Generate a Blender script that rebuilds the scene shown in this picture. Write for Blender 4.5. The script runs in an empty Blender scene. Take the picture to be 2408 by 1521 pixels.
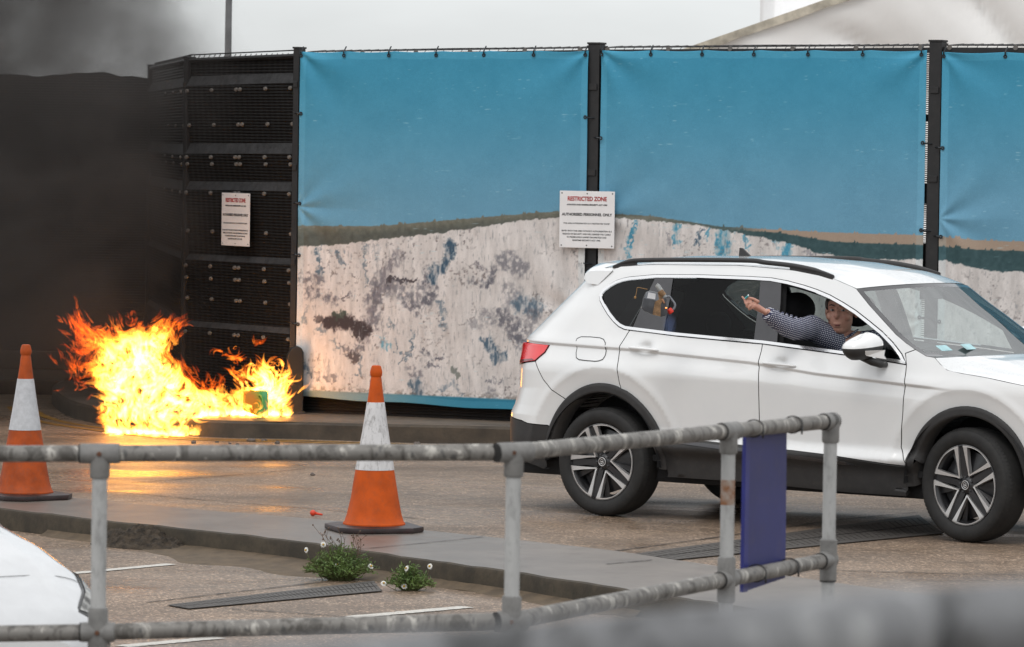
import bpy, bmesh, math, random
import numpy as np
from mathutils import Vector, Matrix, noise as mnoise
R = math.radians
rng = random.Random(7)
sc = bpy.context.scene
col = sc.collection

# ------------------------------------------------------------------ camera
FPX, PITCH, ROLL, CAMH = 11000.0, 3.82578088e-02, 1.53476463e-02, 2.44105777   # focal length in px of a 2407 px wide picture
cp_, sp_, cr_, sr_ = math.cos(PITCH), math.sin(PITCH), math.cos(ROLL), math.sin(ROLL)
UP0, FWD, X0 = Vector((0, sp_, cp_)), Vector((0, cp_, -sp_)), Vector((1, 0, 0))
RIGHT = cr_*X0 + sr_*UP0
UPV = -sr_*X0 + cr_*UP0
cam = bpy.data.cameras.new("camera"); camo = bpy.data.objects.new("camera", cam); col.objects.link(camo)
M = Matrix.Identity(4)
for i in range(3):
    M[i][0], M[i][1], M[i][2] = RIGHT[i], UPV[i], -FWD[i]
M[2][3] = CAMH
camo.matrix_world = M
cam.sensor_width = 36; cam.lens = 36*FPX/2407
cam.clip_start = .1; cam.clip_end = 4000
cam.dof.use_dof = True; cam.dof.focus_distance = 30.0; cam.dof.aperture_fstop = 11.5
sc.camera = camo

# ------------------------------------------------------------------ light
sc.view_settings.view_transform = 'Standard'; sc.view_settings.look = 'None'
sc.view_settings.exposure = 0.0; sc.view_settings.gamma = 1
SUN_EL, SUN_ROT = R(52), R(200)
wd = bpy.data.worlds.new("World"); sc.world = wd; wd.use_nodes = True
nt = wd.node_tree; nt.nodes.clear()
def wn(t, **k):
    n = nt.nodes.new(t)
    for a, b in k.items(): setattr(n, a, b)
    return n
wo = wn('ShaderNodeOutputWorld'); bg = wn('ShaderNodeBackground'); bg.inputs[1].default_value = .1
sky = wn('ShaderNodeTexSky', sky_type='NISHITA', sun_disc=False, sun_elevation=SUN_EL, sun_rotation=SUN_ROT)
tc = wn('ShaderNodeTexCoord'); sx = wn('ShaderNodeSeparateXYZ'); nt.links.new(tc.outputs['Generated'], sx.inputs[0])
ov = wn('ShaderNodeValToRGB')              # overcast: brighter towards the zenith
e = ov.color_ramp.elements
e[0].position = 0; e[0].color = (.56, .575, .585, 1); e[1].position = 1; e[1].color = (1, 1, 1, 1)
x = e.new(.06); x.color = (.70, .725, .74, 1); x = e.new(.45); x.color = (.90, .91, .92, 1)
nt.links.new(sx.outputs[2], ov.inputs[0])
nz = wn('ShaderNodeTexNoise'); nz.inputs['Scale'].default_value = 9; nz.inputs['Detail'].default_value = 5
mp = wn('ShaderNodeMapping'); mp.inputs['Scale'].default_value = (1, 1, 3.5)
nt.links.new(tc.outputs['Generated'], mp.inputs[0]); nt.links.new(mp.outputs[0], nz.inputs[0])
nr = wn('ShaderNodeMapRange'); nr.inputs['From Min'].default_value = .3; nr.inputs['From Max'].default_value = .7
nr.inputs['To Min'].default_value = .9*13.6; nr.inputs['To Max'].default_value = 1.08*13.6
nt.links.new(nz.outputs[0], nr.inputs[0])
vm = wn('ShaderNodeVectorMath', operation='SCALE'); nt.links.new(ov.outputs[0], vm.inputs[0]); nt.links.new(nr.outputs[0], vm.inputs['Scale'])
mx = wn('ShaderNodeMix', data_type='RGBA'); mx.inputs[0].default_value = .12
nt.links.new(vm.outputs[0], mx.inputs[6]); nt.links.new(sky.outputs[0], mx.inputs[7])
nt.links.new(mx.outputs[2], bg.inputs[0]); nt.links.new(bg.outputs[0], wo.inputs[0])
sl = bpy.data.lights.new("sun", 'SUN'); sl.energy = .8; sl.angle = R(25); sl.color = (1, .97, .93)
so = bpy.data.objects.new("sun", sl); col.objects.link(so)
so.rotation_euler = (R(90)-SUN_EL, 0, R(180)-SUN_ROT)
sc.cycles.transparent_max_bounces = 400
sc.cycles.max_bounces = 8; sc.cycles.diffuse_bounces = 3; sc.cycles.glossy_bounces = 4; sc.cycles.volume_bounces = 1
sc.cycles.volume_step_rate = 1.0; sc.cycles.volume_max_steps = 128
sc.cycles.use_denoising = True
sc.cycles.sample_clamp_indirect = 6.0

# ------------------------------------------------------------------ picture px (2407 wide) -> place
CAMP = np.array([0, 0, CAMH])
def rayd(x, y):
    du, dv = x-1203.5, y-760.5
    u, v = du*cr_+dv*sr_, -du*sr_+dv*cr_
    return np.array([u/FPX, cp_-v/FPX*sp_, -sp_-v/FPX*cp_])
def gp(x, y, z=0.0):                        # on the level z
    d = rayd(x, y); return CAMP+d*((z-CAMH)/d[2])
def yp(x, y, Y):                            # at the depth Y
    d = rayd(x, y); return CAMP+d*(Y/d[1])
ZM = {'z1': (1980, 980, 1.855), 'z2': (2900, 1000, 2274/1196), 'z4': (1980, 1500, 2325/1070), 'z5': (2900, 1550, 1753/1196),
      'b1': (1150, 100, 1.6008), 'b2': (1150, 950, 1.789), 'b3': (2350, 0, 1.379), 'f2': (0, 850, 1.6008)}
def D(k, x, y):
    ox, oy, s = ZM[k]; return ((ox+x/s)/1.7017, (oy+y/s)/1.7017)

# ------------------------------------------------------------------ materials
def newmat(name):
    m = bpy.data.materials.new(name); m.use_nodes = True
    t = m.node_tree; return m, t, t.nodes['Principled BSDF']
def nd(t, typ, ins=None, **k):
    n = t.nodes.new(typ)
    for a, b in k.items(): setattr(n, a, b)
    for a, b in (ins or {}).items():
        if isinstance(b, bpy.types.NodeSocket): t.links.new(b, n.inputs[a])
        else: n.inputs[a].default_value = b
    return n
def ramp(t, fac, stops):
    n = t.nodes.new('ShaderNodeValToRGB'); el = n.color_ramp.elements
    while len(el) > 1: el.remove(el[-1])
    for i, (p, c) in enumerate(stops):
        c = (c, c, c) if isinstance(c, (int, float)) else c
        if i == 0: el[0].position = p; q = el[0]
        else: q = el.new(p)
        q.color = (*c, 1)
    t.links.new(fac, n.inputs[0]); return n.outputs[0]
def coords(t, scale=(1, 1, 1), which='Object', rot=(0, 0, 0)):
    c = nd(t, 'ShaderNodeTexCoord'); m = nd(t, 'ShaderNodeMapping', {0: c.outputs[which], 'Scale': scale, 'Rotation': rot}); return m.outputs[0]
def noise(t, vec, scale, detail=4, rough=.55, dist=0):
    return nd(t, 'ShaderNodeTexNoise', {'Vector': vec, 'Scale': scale, 'Detail': detail, 'Roughness': rough, 'Distortion': dist}).outputs[0]
def mixc(t, f, a, b, blend='MIX'):
    n = nd(t, 'ShaderNodeMix', data_type='RGBA', blend_type=blend)
    for i, v in ((0, f), (6, a), (7, b)):
        if isinstance(v, bpy.types.NodeSocket): t.links.new(v, n.inputs[i])
        elif i == 0: n.inputs[0].default_value = v
        else: n.inputs[i].default_value = (*v, 1)
    return n.outputs[2]
def bumpn(t, h, strength, dist=.01):
    return nd(t, 'ShaderNodeBump', {'Height': h, 'Strength': strength, 'Distance': dist}).outputs[0]
def simple(name, c, rough=.5, metal=0, var=.15, vscale=6, bump=0, bscale=60, coat=0, c2=None, spec=.5, dirt=0, dirtc=(.12, .09, .06), stretch=(1, 1, 1), bdist=.004):
    m, t, b = newmat(name)
    v = coords(t, stretch)
    f = noise(t, v, vscale, 5, .6)
    c2 = c2 or tuple(x*(1-var*2) for x in c)
    cc = ramp(t, f, [(.35, c2), (.62, c)])
    if dirt:
        g = ramp(t, noise(t, v, vscale*3.1, 6, .7), [(.5, 0), (.72, dirt)])
        cc = mixc(t, g, cc, dirtc)
    t.links.new(cc, b.inputs['Base Color'])
    b.inputs['Roughness'].default_value = rough; b.inputs['Metallic'].default_value = metal
    b.inputs['Specular IOR Level'].default_value = spec
    if coat: b.inputs['Coat Weight'].default_value = coat; b.inputs['Coat Roughness'].default_value = .05
    if bump: t.links.new(bumpn(t, noise(t, v, bscale, 4), bump, bdist), b.inputs['Normal'])
    return m

# ------------------------------------------------------------------ objects
def tag(o, label=None, cat=None, group=None, kind=None):
    if label: o['label'] = label
    if cat: o['category'] = cat
    if group: o['group'] = group
    if kind: o['kind'] = kind
    return o
def empty(name, loc=(0, 0, 0), rz=0.0, rot=None):
    o = bpy.data.objects.new(name, None); col.objects.link(o); o.location = loc
    o.rotation_euler = rot if rot else (0, 0, rz); o.empty_display_size = .2; return o
def link(name, me, mat=None, parent=None):
    o = bpy.data.objects.new(name, me); col.objects.link(o)
    if mat is not None and not me.materials: me.materials.append(mat)
    if parent: o.parent = parent
    return o
def kids(o): return [c for c in bpy.data.objects if c.parent == o]
def copy_tree(o, parent=None):
    c = o.copy(); col.objects.link(c)
    if parent: c.parent = parent
    for ch in kids(o): copy_tree(ch, c)
    return c
def nrm(v):
    v = np.asarray(v, float); return v/max(np.linalg.norm(v), 1e-12)
class MB:
    def __init__(s): s.v = []; s.f = []; s.mi = []
    def add(s, vs, fs, mi=0):
        n = len(s.v); s.v += [tuple(map(float, p)) for p in vs]
        s.f += [tuple(i+n for i in f) for f in fs]; s.mi += [mi]*len(fs); return s
    def box(s, c, d, rz=0, mi=0, M=None):
        vs = []
        for sx_ in (-.5, .5):
            for sy in (-.5, .5):
                for sz in (-.5, .5):
                    x_, y_, z_ = sx_*d[0], sy*d[1], sz*d[2]
                    vs.append((c[0]+x_*math.cos(rz)-y_*math.sin(rz), c[1]+x_*math.sin(rz)+y_*math.cos(rz), c[2]+z_))
        return s.add(vs, [(0, 1, 3, 2), (4, 6, 7, 5), (0, 4, 5, 1), (2, 3, 7, 6), (0, 2, 6, 4), (1, 5, 7, 3)], mi)
    def tube(s, pts, r, n=12, cap=True, mi=0, flat=1.0, up=(0, 0, 1)):
        pts = [np.array(q, float) for q in pts]; m = len(pts)
        rr = r if hasattr(r, '__len__') else [r]*m
        vs = []; prev = None
        for i in range(m):
            t = nrm(pts[min(i+1, m-1)]-pts[max(i-1, 0)])
            if prev is None:
                a = np.cross(t, up); a = a if np.linalg.norm(a) > 1e-3 else np.cross(t, (1, 0, 0))
            else: a = prev-t*np.dot(prev, t)
            a = nrm(a); prev = a; b = np.cross(t, a)
            for k in range(n):
                w = 2*math.pi*k/n
                vs.append(pts[i]+rr[i]*(a*math.cos(w)+b*math.sin(w)*flat))
        fs = [(i*n+k, i*n+(k+1) % n, (i+1)*n+(k+1) % n, (i+1)*n+k) for i in range(m-1) for k in range(n)]
        if cap: fs += [tuple(range(n))[::-1], tuple(range((m-1)*n, m*n))]
        return s.add(vs, fs, mi)
    def lathe(s, prof, n=32, c=(0, 0, 0), axis=(0, 0, 1), mi=0, closed=False):
        ax = nrm(axis); a = np.cross(ax, (1, 0, 0)); a = nrm(a if np.linalg.norm(a) > .1 else np.cross(ax, (0, 1, 0))); b = np.cross(ax, a)
        c = np.array(c, float); m = len(prof)
        vs = [c+ax*h+r*(a*math.cos(2*math.pi*k/n)+b*math.sin(2*math.pi*k/n)) for r, h in prof for k in range(n)]
        fs = [(i*n+k, i*n+(k+1) % n, (i+1)*n+(k+1) % n, (i+1)*n+k) for i in range(m-1) for k in range(n)]
        return s.add(vs, fs, mi)
    def prism(s, poly, o, ux, uy, depth, mi=0):                # polygon in the plane (ux,uy) at o, extruded along ux x uy
        o, ux, uy = (np.array(q, float) for q in (o, ux, uy)); w = np.cross(ux, uy)*depth; n = len(poly)
        vs = [o+ux*x_+uy*y_ for x_, y_ in poly]; vs += [q+w for q in vs]
        return s.add(vs, [tuple(range(n))[::-1], tuple(range(n, 2*n))]+[(i, (i+1) % n, n+(i+1) % n, n+i) for i in range(n)], mi)
    def ell(s, c, r, nu=16, nv=10, M=None, mi=0):
        vs = []; c = np.array(c, float)
        for j in range(nv+1):
            th = math.pi*j/nv
            for i in range(nu):
                ph = 2*math.pi*i/nu
                q = np.array((r[0]*math.sin(th)*math.cos(ph), r[1]*math.sin(th)*math.sin(ph), r[2]*math.cos(th)))
                vs.append(c+(M @ q if M is not None else q))
        return s.add(vs, [(j*nu+i, (j+1)*nu+i, (j+1)*nu+(i+1) % nu, j*nu+(i+1) % nu) for j in range(nv) for i in range(nu)], mi)
    def mesh(s, name, smooth=False, bevel=0, weld=False):
        me = bpy.data.meshes.new(name); me.from_pydata(s.v, [], s.f)
        me.polygons.foreach_set('material_index', s.mi)
        if bevel or weld:
            bm = bmesh.new(); bm.from_mesh(me)
            bmesh.ops.remove_doubles(bm, verts=bm.verts, dist=1e-5)
            bmesh.ops.recalc_face_normals(bm, faces=bm.faces)
            if bevel:
                es = [e_ for e_ in bm.edges if len(e_.link_faces) == 2 and e_.calc_face_angle(0) > .5]
                bmesh.ops.bevel(bm, geom=es, offset=bevel, segments=2, affect='EDGES', profile=.6)
            bm.to_mesh(me); bm.free()
        if smooth is not False:
            me.polygons.foreach_set('use_smooth', [True]*len(me.polygons))
            if smooth is not True: me.set_sharp_from_angle(angle=R(smooth))
        me.update(); return me
    def build(s, name, mat, parent=None, smooth=False, bevel=0, weld=False):
        me = s.mesh(name, smooth, bevel, weld)
        for q in (mat if isinstance(mat, (list, tuple)) else [mat]): me.materials.append(q)
        return link(name, me, None, parent)
def catmull(pts, n=8, closed=False):
    P = [np.array(q, float) for q in pts]; m = len(P); out = []
    rg = range(m if closed else m-1)
    for i in rg:
        g = (lambda k: P[k % m]) if closed else (lambda k: P[min(max(k, 0), m-1)])
        p0, p1, p2, p3 = g(i-1), g(i), g(i+1), g(i+2)
        for k in range(n):
            t = k/n
            out.append(.5*((2*p1)+(-p0+p2)*t+(2*p0-5*p1+4*p2-p3)*t*t+(-p0+3*p1-3*p2+p3)*t**3))
    if not closed: out.append(P[-1])
    return out
def applied(o):                                                # replace a modified object's mesh by its evaluated result
    dg = bpy.context.evaluated_depsgraph_get(); dg.update()
    me = bpy.data.meshes.new_from_object(o.evaluated_get(dg)); o.modifiers.clear(); o.data = me; return o
def remesh(o, vox, smooth=6, sub=False):
    m = o.modifiers.new('r', 'REMESH'); m.mode = 'VOXEL'; m.voxel_size = vox; m.use_smooth_shade = True
    m2 = o.modifiers.new('s', 'SMOOTH'); m2.factor = .5; m2.iterations = smooth
    return applied(o)
def sm(t): t = np.clip(t, 0, 1); return t*t*(3-2*t)

# ------------------------------------------------------------------ ground, kerbs, markings
def road_material(name, c0, c1, c2, wet=.5):
    m, t, b = newmat(name)
    v = coords(t)
    big = noise(t, v, .9, 5, .6); mid = noise(t, v, 7, 5, .65)
    fine = nd(t, 'ShaderNodeTexVoronoi', {'Vector': v, 'Scale': 95.0}); fine.feature = 'F1'
    grit = nd(t, 'ShaderNodeTexWhiteNoise', {0: fine.outputs['Color']}).outputs[0]
    base = mixc(t, ramp(t, big, [(.38, 0), (.62, 1)]), c0, c1)
    base = mixc(t, ramp(t, mid, [(.45, 0), (.75, .6)]), base, c2)
    g1 = ramp(t, grit, [(0, .30), (.45, .85), (.86, 1.25), (.93, 2.2), (1, 3.6)])
    base = mixc(t, .8, base, g1, 'MULTIPLY')
    dk = ramp(t, noise(t, coords(t, (.5, 1.3, 1)), .55, 5, .6, .8), [(.54, 0), (.66, .55)]); base = mixc(t, dk, base, (.06, .048, .036))
    t.links.new(base, b.inputs['Base Color'])
    wv = coords(t, (.55, 1.0, 1))
    t.links.new(ramp(t, noise(t, wv, .8, 4, .55), [(.38, .55), (.50, .42), (.60, .26)]), b.inputs['Roughness'])
    b.inputs['Specular IOR Level'].default_value = wet
    h = nd(t, 'ShaderNodeMath', {0: grit, 1: 1.0}, operation='MULTIPLY').outputs[0]
    hh = nd(t, 'ShaderNodeMath', {0: h, 1: noise(t, v, 30, 4)}, operation='ADD').outputs[0]
    t.links.new(bumpn(t, hh, .55, .006), b.inputs['Normal'])
    return m
M_road = road_material('wet_aggregate', (.255, .182, .128), (.178, .128, .092), (.33, .25, .185), .42)
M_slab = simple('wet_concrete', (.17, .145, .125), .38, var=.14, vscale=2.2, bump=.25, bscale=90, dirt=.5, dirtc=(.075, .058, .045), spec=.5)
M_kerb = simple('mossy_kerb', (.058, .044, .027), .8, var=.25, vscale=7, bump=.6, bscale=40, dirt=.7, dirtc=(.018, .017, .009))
M_kerb2 = simple('far_kerb', (.075, .055, .036), .6, var=.25, vscale=5, bump=.5, bscale=40, dirt=.6, dirtc=(.035, .028, .018))
M_white_line = simple('white_paint', (.62, .60, .55), .55, var=.08, vscale=20, dirt=.8, dirtc=(.2, .15, .11))
M_yellow = simple('yellow_paint', (.42, .22, .03), .5, var=.2, vscale=9, dirt=.8, dirtc=(.14, .09, .05))
M_dark = simple('black_gap', (.012, .011, .010), .6)
M_grate = simple('grate_iron', (.085, .077, .070), .6, metal=.1, var=.2, vscale=30)

def sheet(name, pts, mat, z=None):
    bm = MB(); bm.add([(q[0], q[1], q[2] if len(q) > 2 else 0) for q in pts], [tuple(range(len(pts)))]); return bm.build(name, mat)
g = MB(); n_ = 24
xs = [-600, -60, -20, -8, 0, 8, 20, 60, 600]; ys = [-60, 0, 18, 30, 45, 60, 120, 900]
vs = [(x_, y_, 0) for y_ in ys for x_ in xs]; w_ = len(xs)
g.add(vs, [(j*w_+i, j*w_+i+1, (j+1)*w_+i+1, (j+1)*w_+i) for j in range(len(ys)-1) for i in range(w_-1)])
tag(g.build('ground', M_road), 'brown wet aggregate road and car park surface', 'ground', kind='structure')

# the raised island slab with its mossy kerb face
front = [gp(0, 1195, .13), gp(230, 1222, .13), gp(500, 1250, .13), gp(676, 1270, .13), gp(847, 1294, .13), gp(1019, 1319, .13), gp(1190, 1342, .13), gp(1440, 1381, .13), gp(1508, 1392, .13)]
back = [gp(178, 1170, .13), gp(446, 1196, .13), gp(764, 1222, .13), gp(1015, 1248, .13), gp(1225, 1270, .13), gp(1440, 1294, .13), gp(1616, 1320, .13), gp(1939, 1366, .13)]
def ext(a, b, d): a, b = np.array(a), np.array(b); return b+(b-a)/np.linalg.norm(b-a)*d
_f = front; front = [ext(_f[2], _f[0], d) for d in (5, 2.4, 1.0)]+_f+[ext(_f[-4], _f[-1], d) for d in (.35, .9, 2, 3.8, 6)]
_f = back; back = [ext(_f[2], _f[0], d) for d in (5, 2.4, 1.0)]+_f+[ext(_f[-4], _f[-1], d) for d in (.6, 1.4, 2.6, 4.2, 6)]
front = catmull(front, 6); back = catmull(back, 6)
fr = [np.array((q[0], q[1])) for q in front]; bk = [np.array((q[0], q[1])) for q in back]
def offs(p, d): 
    out = []
    for i in range(len(p)):
        t = nrm(p[min(i+1, len(p)-1)]-p[max(i-1, 0)]); out.append(p[i]+np.array((-t[1], t[0]))*d)
    return out
inn = offs(fr, .03); k = len(fr)
sl_ = MB()
prof = [(fr, -.05), (fr, .108), (offs(fr, .008), .124), (inn, .13)]
vs = []
for P_, z_ in prof:
    for i, q in enumerate(P_):
        jit = 0.006*math.sin(i*1.7)*math.sin(i*.53) if z_ > .1 else 0
        vs.append((q[0], q[1]+jit, z_+jit*.5))
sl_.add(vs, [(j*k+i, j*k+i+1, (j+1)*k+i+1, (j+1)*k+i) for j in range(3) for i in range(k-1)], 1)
m_ = len(bk)
top = [(q[0], q[1]+0.006*math.sin(i*1.7)*math.sin(i*.53), .13+.003*math.sin(i*1.7)*math.sin(i*.53)) for i, q in enumerate(inn)]
bb = []
for i in range(k):
    f_ = i/(k-1)*(m_-1); i0 = min(int(f_), m_-2); bb.append(bk[i0]+(bk[i0+1]-bk[i0])*(f_-i0))
sl_.add(top+[(q[0], q[1], .13) for q in bb], [(i, i+1, k+i+1, k+i) for i in range(k-1)], 0)
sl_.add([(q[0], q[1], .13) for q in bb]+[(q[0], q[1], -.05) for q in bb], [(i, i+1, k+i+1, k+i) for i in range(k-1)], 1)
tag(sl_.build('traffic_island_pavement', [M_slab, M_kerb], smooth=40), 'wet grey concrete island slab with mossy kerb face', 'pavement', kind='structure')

def strip(name, pts, w, mat, z, label=None, cat=None, kind='structure', jag=0):
    P_ = [np.array(q[:2]) for q in pts]; a, b = offs(P_, w/2), offs(P_, -w/2); n = len(P_)
    jf = lambda i, s_: jag*(rng.random()-.5)
    zz = [q[2] if len(q) > 2 else 0 for q in pts]
    bm = MB().add([(q[0]+jf(i, 0), q[1]+jf(i, 1), z+zz[i]) for i, q in enumerate(a)]+[(q[0]+jf(i, 0), q[1]+jf(i, 1), z+zz[i]) for i, q in enumerate(b)], [(i, i+1, n+i+1, n+i) for i in range(n-1)])
    return tag(bm.build(name, mat), label, cat, kind=kind)
def pxline(pp, z=0, n=8):
    return catmull([gp(x_, y_, z) for x_, y_ in pp], n)
flat = lambda L: [(q[0], q[1], 0) for q in L]
strip('road_marking', flat(pxline([(150, 1351), (403, 1327)], n=30)), .085, M_white_line, .004, 'short worn white bay line near the soil heap', 'road marking', jag=.012)
strip('road_marking', flat(pxline([(825, 1452), (1098, 1428)], n=30)), .10, M_white_line, .004, 'short worn white bay line left of the middle railing post', 'road marking', jag=.014)
strip('road_marking', flat(pxline([(285, 1521), (515, 1500)], n=30)), .10, M_white_line, .004, 'white bay line at the bottom beside the parked car', 'road marking', jag=.012)
for q in ([(254, 1156), (500, 1178), (764, 1199), (1000, 1222)], [(308, 1136), (520, 1120), (720, 1103)], [(346, 1417), (560, 1392), (761, 1369)], [(545, 1433), (680, 1441), (764, 1447), (813, 1451)], [(1440, 1297), (1700, 1262), (1960, 1225), (2160, 1205)], [(1877, 1338), (2100, 1346), (2407, 1352)]):
    strip('road_joint', flat(pxline(q, n=12)), .014, M_dark, .0045, 'thin dark joint in the road surface', 'road joint', jag=.01)
for q in ([(844, 1292), (1000, 1277), (1134, 1263)], [(1425, 1327), (1480, 1322), (1535, 1317)]):
    strip('slab_joint', [(a[0], a[1], .13) for a in pxline(q, .13, 12)], .012, M_dark, .004, 'thin dark crack across the island slab', 'slab joint', jag=.008)

# far pavement with a rounded nose in front of the fence
FA, FB, FC, FD = np.array((-1.83, 39.6)), np.array((.66, 38.4)), np.array((3.33, 37.0)), np.array((6.0, 35.5))
FE = np.array((-2.87, 41.2)); FF = np.array((-3.61, 46.5)); FG = np.array((-9.5, 46.5))
base = [gp(1190, 1049, .0)[:2]*0+np.array((-.03, 37.55))]
edge = [np.array((7.5, 33.9)), np.array((3.2, 36.3)), np.array((.7, 37.55)), gp(1190, 1049)[:2], gp(1053, 1044)[:2], gp(870, 1038)[:2], gp(690, 1032)[:2], gp(560, 1030)[:2], gp(466, 1026)[:2], gp(390, 1018)[:2], gp(320, 1009)[:2], gp(228, 996)[:2], gp(165, 980)[:2], gp(128, 957)[:2], gp(124, 940)[:2], gp(150, 925)[:2], gp(215, 912)[:2]]
edge = [edge[0], edge[1]]+catmull(edge[2:], 5)
PZ = lambda x_: .14+.015*float(sm((x_+1.75)/1.7))
pv = MB(); ne = len(edge); ins = offs(edge, -.03)
vs = [(q[0], q[1], -.05) for q in edge]+[(q[0], q[1], PZ(q[0])-.02) for q in edge]+[(q[0], q[1], PZ(q[0])) for q in ins]
pv.add(vs, [(j*ne+i, j*ne+i+1, (j+1)*ne+i+1, (j+1)*ne+i) for j in range(2) for i in range(ne-1)], 1)
bkl = [np.array((8, 36))+(q-q)*0 for q in edge]
far_line = [np.array((8.5, 36.5)), FD+(0, 1.2), FC+(0, 1.2), FB+(0, 1.2), FA+(.3, 1.4), FE+(.6, 1), FF+(.6, .3)]
fl = []
for i in range(ne):
    f_ = i/(ne-1)*(len(far_line)-1); i0 = min(int(f_), len(far_line)-2); fl.append(far_line[i0]+(far_line[i0+1]-far_line[i0])*(f_-i0))
pv.add([(q[0], q[1], PZ(q[0])) for q in ins]+[(q[0], q[1], PZ(q[0])) for q in fl], [(i, i+1, ne+i+1, ne+i) for i in range(ne-1)], 0)
M_pave = simple('far_concrete', (.16, .125, .095), .5, var=.2, vscale=3, bump=.4, bscale=50, dirt=.6, dirtc=(.05, .04, .03))
tag(pv.build('far_pavement', [M_pave, M_kerb2], smooth=40), 'raised kerbed pavement below the fence with a rounded corner', 'pavement', kind='structure')
pv2 = MB().box((-8.2, 46.0, .045), (9.4, 3.4, .19))
tag(pv2.build('rear_pavement', M_kerb2, bevel=.02), 'raised kerb along the smoke darkened fence', 'pavement', kind='structure')
for dd, lab in ((.22, 'inner yellow kerb line curving round the burning corner'), (.40, 'outer yellow kerb line curving round the burning corner')):
    strip('road_marking', [(q[0], q[1], 0) for q in offs(edge[2:58], dd)], .075, M_yellow, .004, lab, 'road marking', jag=.015)

# drains
def drain(name, quad, lab):
    q = [gp(a, b)[:2] for a, b in quad]; n = 46
    root = empty(name, (*sum(q)/4, 0)); tag(root, lab, 'drain', 'drain grates set in the surface')
    o = np.array(root.location)[:2]; L = lambda t, s_: (q[0]*(1-t)+q[1]*t)*(1-s_)+(q[3]*(1-t)+q[2]*t)*s_-o
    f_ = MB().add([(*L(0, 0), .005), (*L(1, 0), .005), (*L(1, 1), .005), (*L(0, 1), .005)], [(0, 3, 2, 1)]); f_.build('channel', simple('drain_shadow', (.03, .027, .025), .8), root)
    b_ = MB()
    for i in range(n):
        t0, t1 = (i+.08)/n, (i+.90)/n
        for s0, s1 in ((.06, .47), (.53, .94)):
            vs = [(*L(t0, s0), .005), (*L(t1, s0), .005), (*L(t1, s1), .006), (*L(t0, s1), .006)]
            b_.add(vs+[(v[0], v[1], .0085) for v in vs], [(4, 5, 6, 7), (0, 1, 5, 4), (1, 2, 6, 5), (2, 3, 7, 6), (3, 0, 4, 7)])
    b_.build('grating', M_grate, root)
    e_ = MB()
    for s0, s1 in ((-.12, .05), (.95, 1.1)):
        vs = [(*L(0, s0), .0055), (*L(1, s0), .0055), (*L(1, s1), .0055), (*L(0, s1), .0055)]
        e_.add(vs+[(v[0], v[1], .009) for v in vs], [(4, 5, 6, 7), (0, 1, 5, 4), (1, 2, 6, 5), (2, 3, 7, 6), (3, 0, 4, 7)])
    e_.build('frame', M_grate, root)
drain('drain_grate', [(398, 1426), (881, 1371), (897, 1390), (440, 1433)], 'dark drain grate in the car park in front of the weeds')
drain('drain_grate', [(1502, 1306), (2165, 1217), (2213, 1252), (1581, 1317)], 'dark drain grate in the road beside the white car')

# raised footway on which the railing stands, near the camera
fw = MB().prism([(-14, -3), (16, -3), (16, 16.4), (-14, 16.4)], (0, 0, -.1), (1, 0, 0), (0, 1, 0), .55)
tag(fw.build('footway', M_slab), 'raised concrete footway carrying the tubular railing', 'footway', kind='structure')

# sandy drift along the kerb and the soil heap
M_sand = simple('damp_sand', (.125, .088, .052), .8, var=.2, vscale=9, bump=.6, bscale=120, dirt=.4, dirtc=(.07, .05, .03))
M_soil = simple('dark_soil', (.07, .052, .035), .95, var=.35, vscale=25, bump=1, bscale=70, bdist=.02)
sd = MB(); i0, i1 = 6*3+3, 6*3+6*8; nn = 70; mm = 12; vs = []
for i in range(nn+1):
    f_ = i0+(i1-i0)*i/nn; a = int(f_); q = fr[a]+(fr[min(a+1, k-1)]-fr[a])*(f_-a)
    t_ = nrm(fr[min(a+1, k-1)]-fr[a]); nr_ = np.array((t_[1], -t_[0]))
    wd_ = .08+.50*max(0, mnoise.noise((i*.10+.7, 1.3, 0))+.35)+.22*math.exp(-((i-22)/12)**2)
    wd_ *= min(1, .15+i/9, .15+(nn-i)/9)
    for j in range(mm+1):
        s_ = j/mm; pz = (.030*(1-s_)**1.5+.006*mnoise.noise((q[0]*9, q[1]*9, s_*4)))*(1-s_**3)+.0045-(s_ > .99)*.006
        pp = q+nr_*wd_*s_+np.array((mnoise.noise((i*.8, j, 0)), 0))*.02*s_
        vs.append((pp[0], pp[1], pz))
sd.add(vs, [(i*(mm+1)+j, i*(mm+1)+j+1, (i+1)*(mm+1)+j+1, (i+1)*(mm+1)+j) for i in range(nn) for j in range(mm)])
tag(sd.build('sand', M_sand, smooth=True), 'damp sandy drift along the foot of the island kerb', 'sand', kind='stuff')
hp = MB(); c_ = gp(342, 1286, 0); nn = 60; vs = []
for j in range(nn+1):
    for i in range(nn+1):
        u_, v_ = i/nn*2-1, j/nn*2-1
        r_ = math.hypot(u_*(1+.2*v_), v_); hgt = max(0, 1-r_**1.7)*.115
        nz_ = mnoise.fractal((u_*4+3, v_*4, 0), 1, 2, 5)*.035+abs(mnoise.noise((u_*14, v_*14, 5)))*.02
        z_ = hgt*(1+.3*u_*-1)+nz_*min(1, max(0, (1.02-r_)*4))
        vs.append((c_[0]+u_*.33+v_*.04, c_[1]+v_*.20-u_*.20, max(z_, -.01)+(0 if r_ < 1 else -.02)))
hp.add(vs, [(j*(nn+1)+i, j*(nn+1)+i+1, (j+1)*(nn+1)+i+1, (j+1)*(nn+1)+i) for j in range(nn) for i in range(nn)])
tag(hp.build('soil_heap', M_soil, smooth=True), 'small heap of crumbly dark soil against the kerb', 'soil heap')

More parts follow.
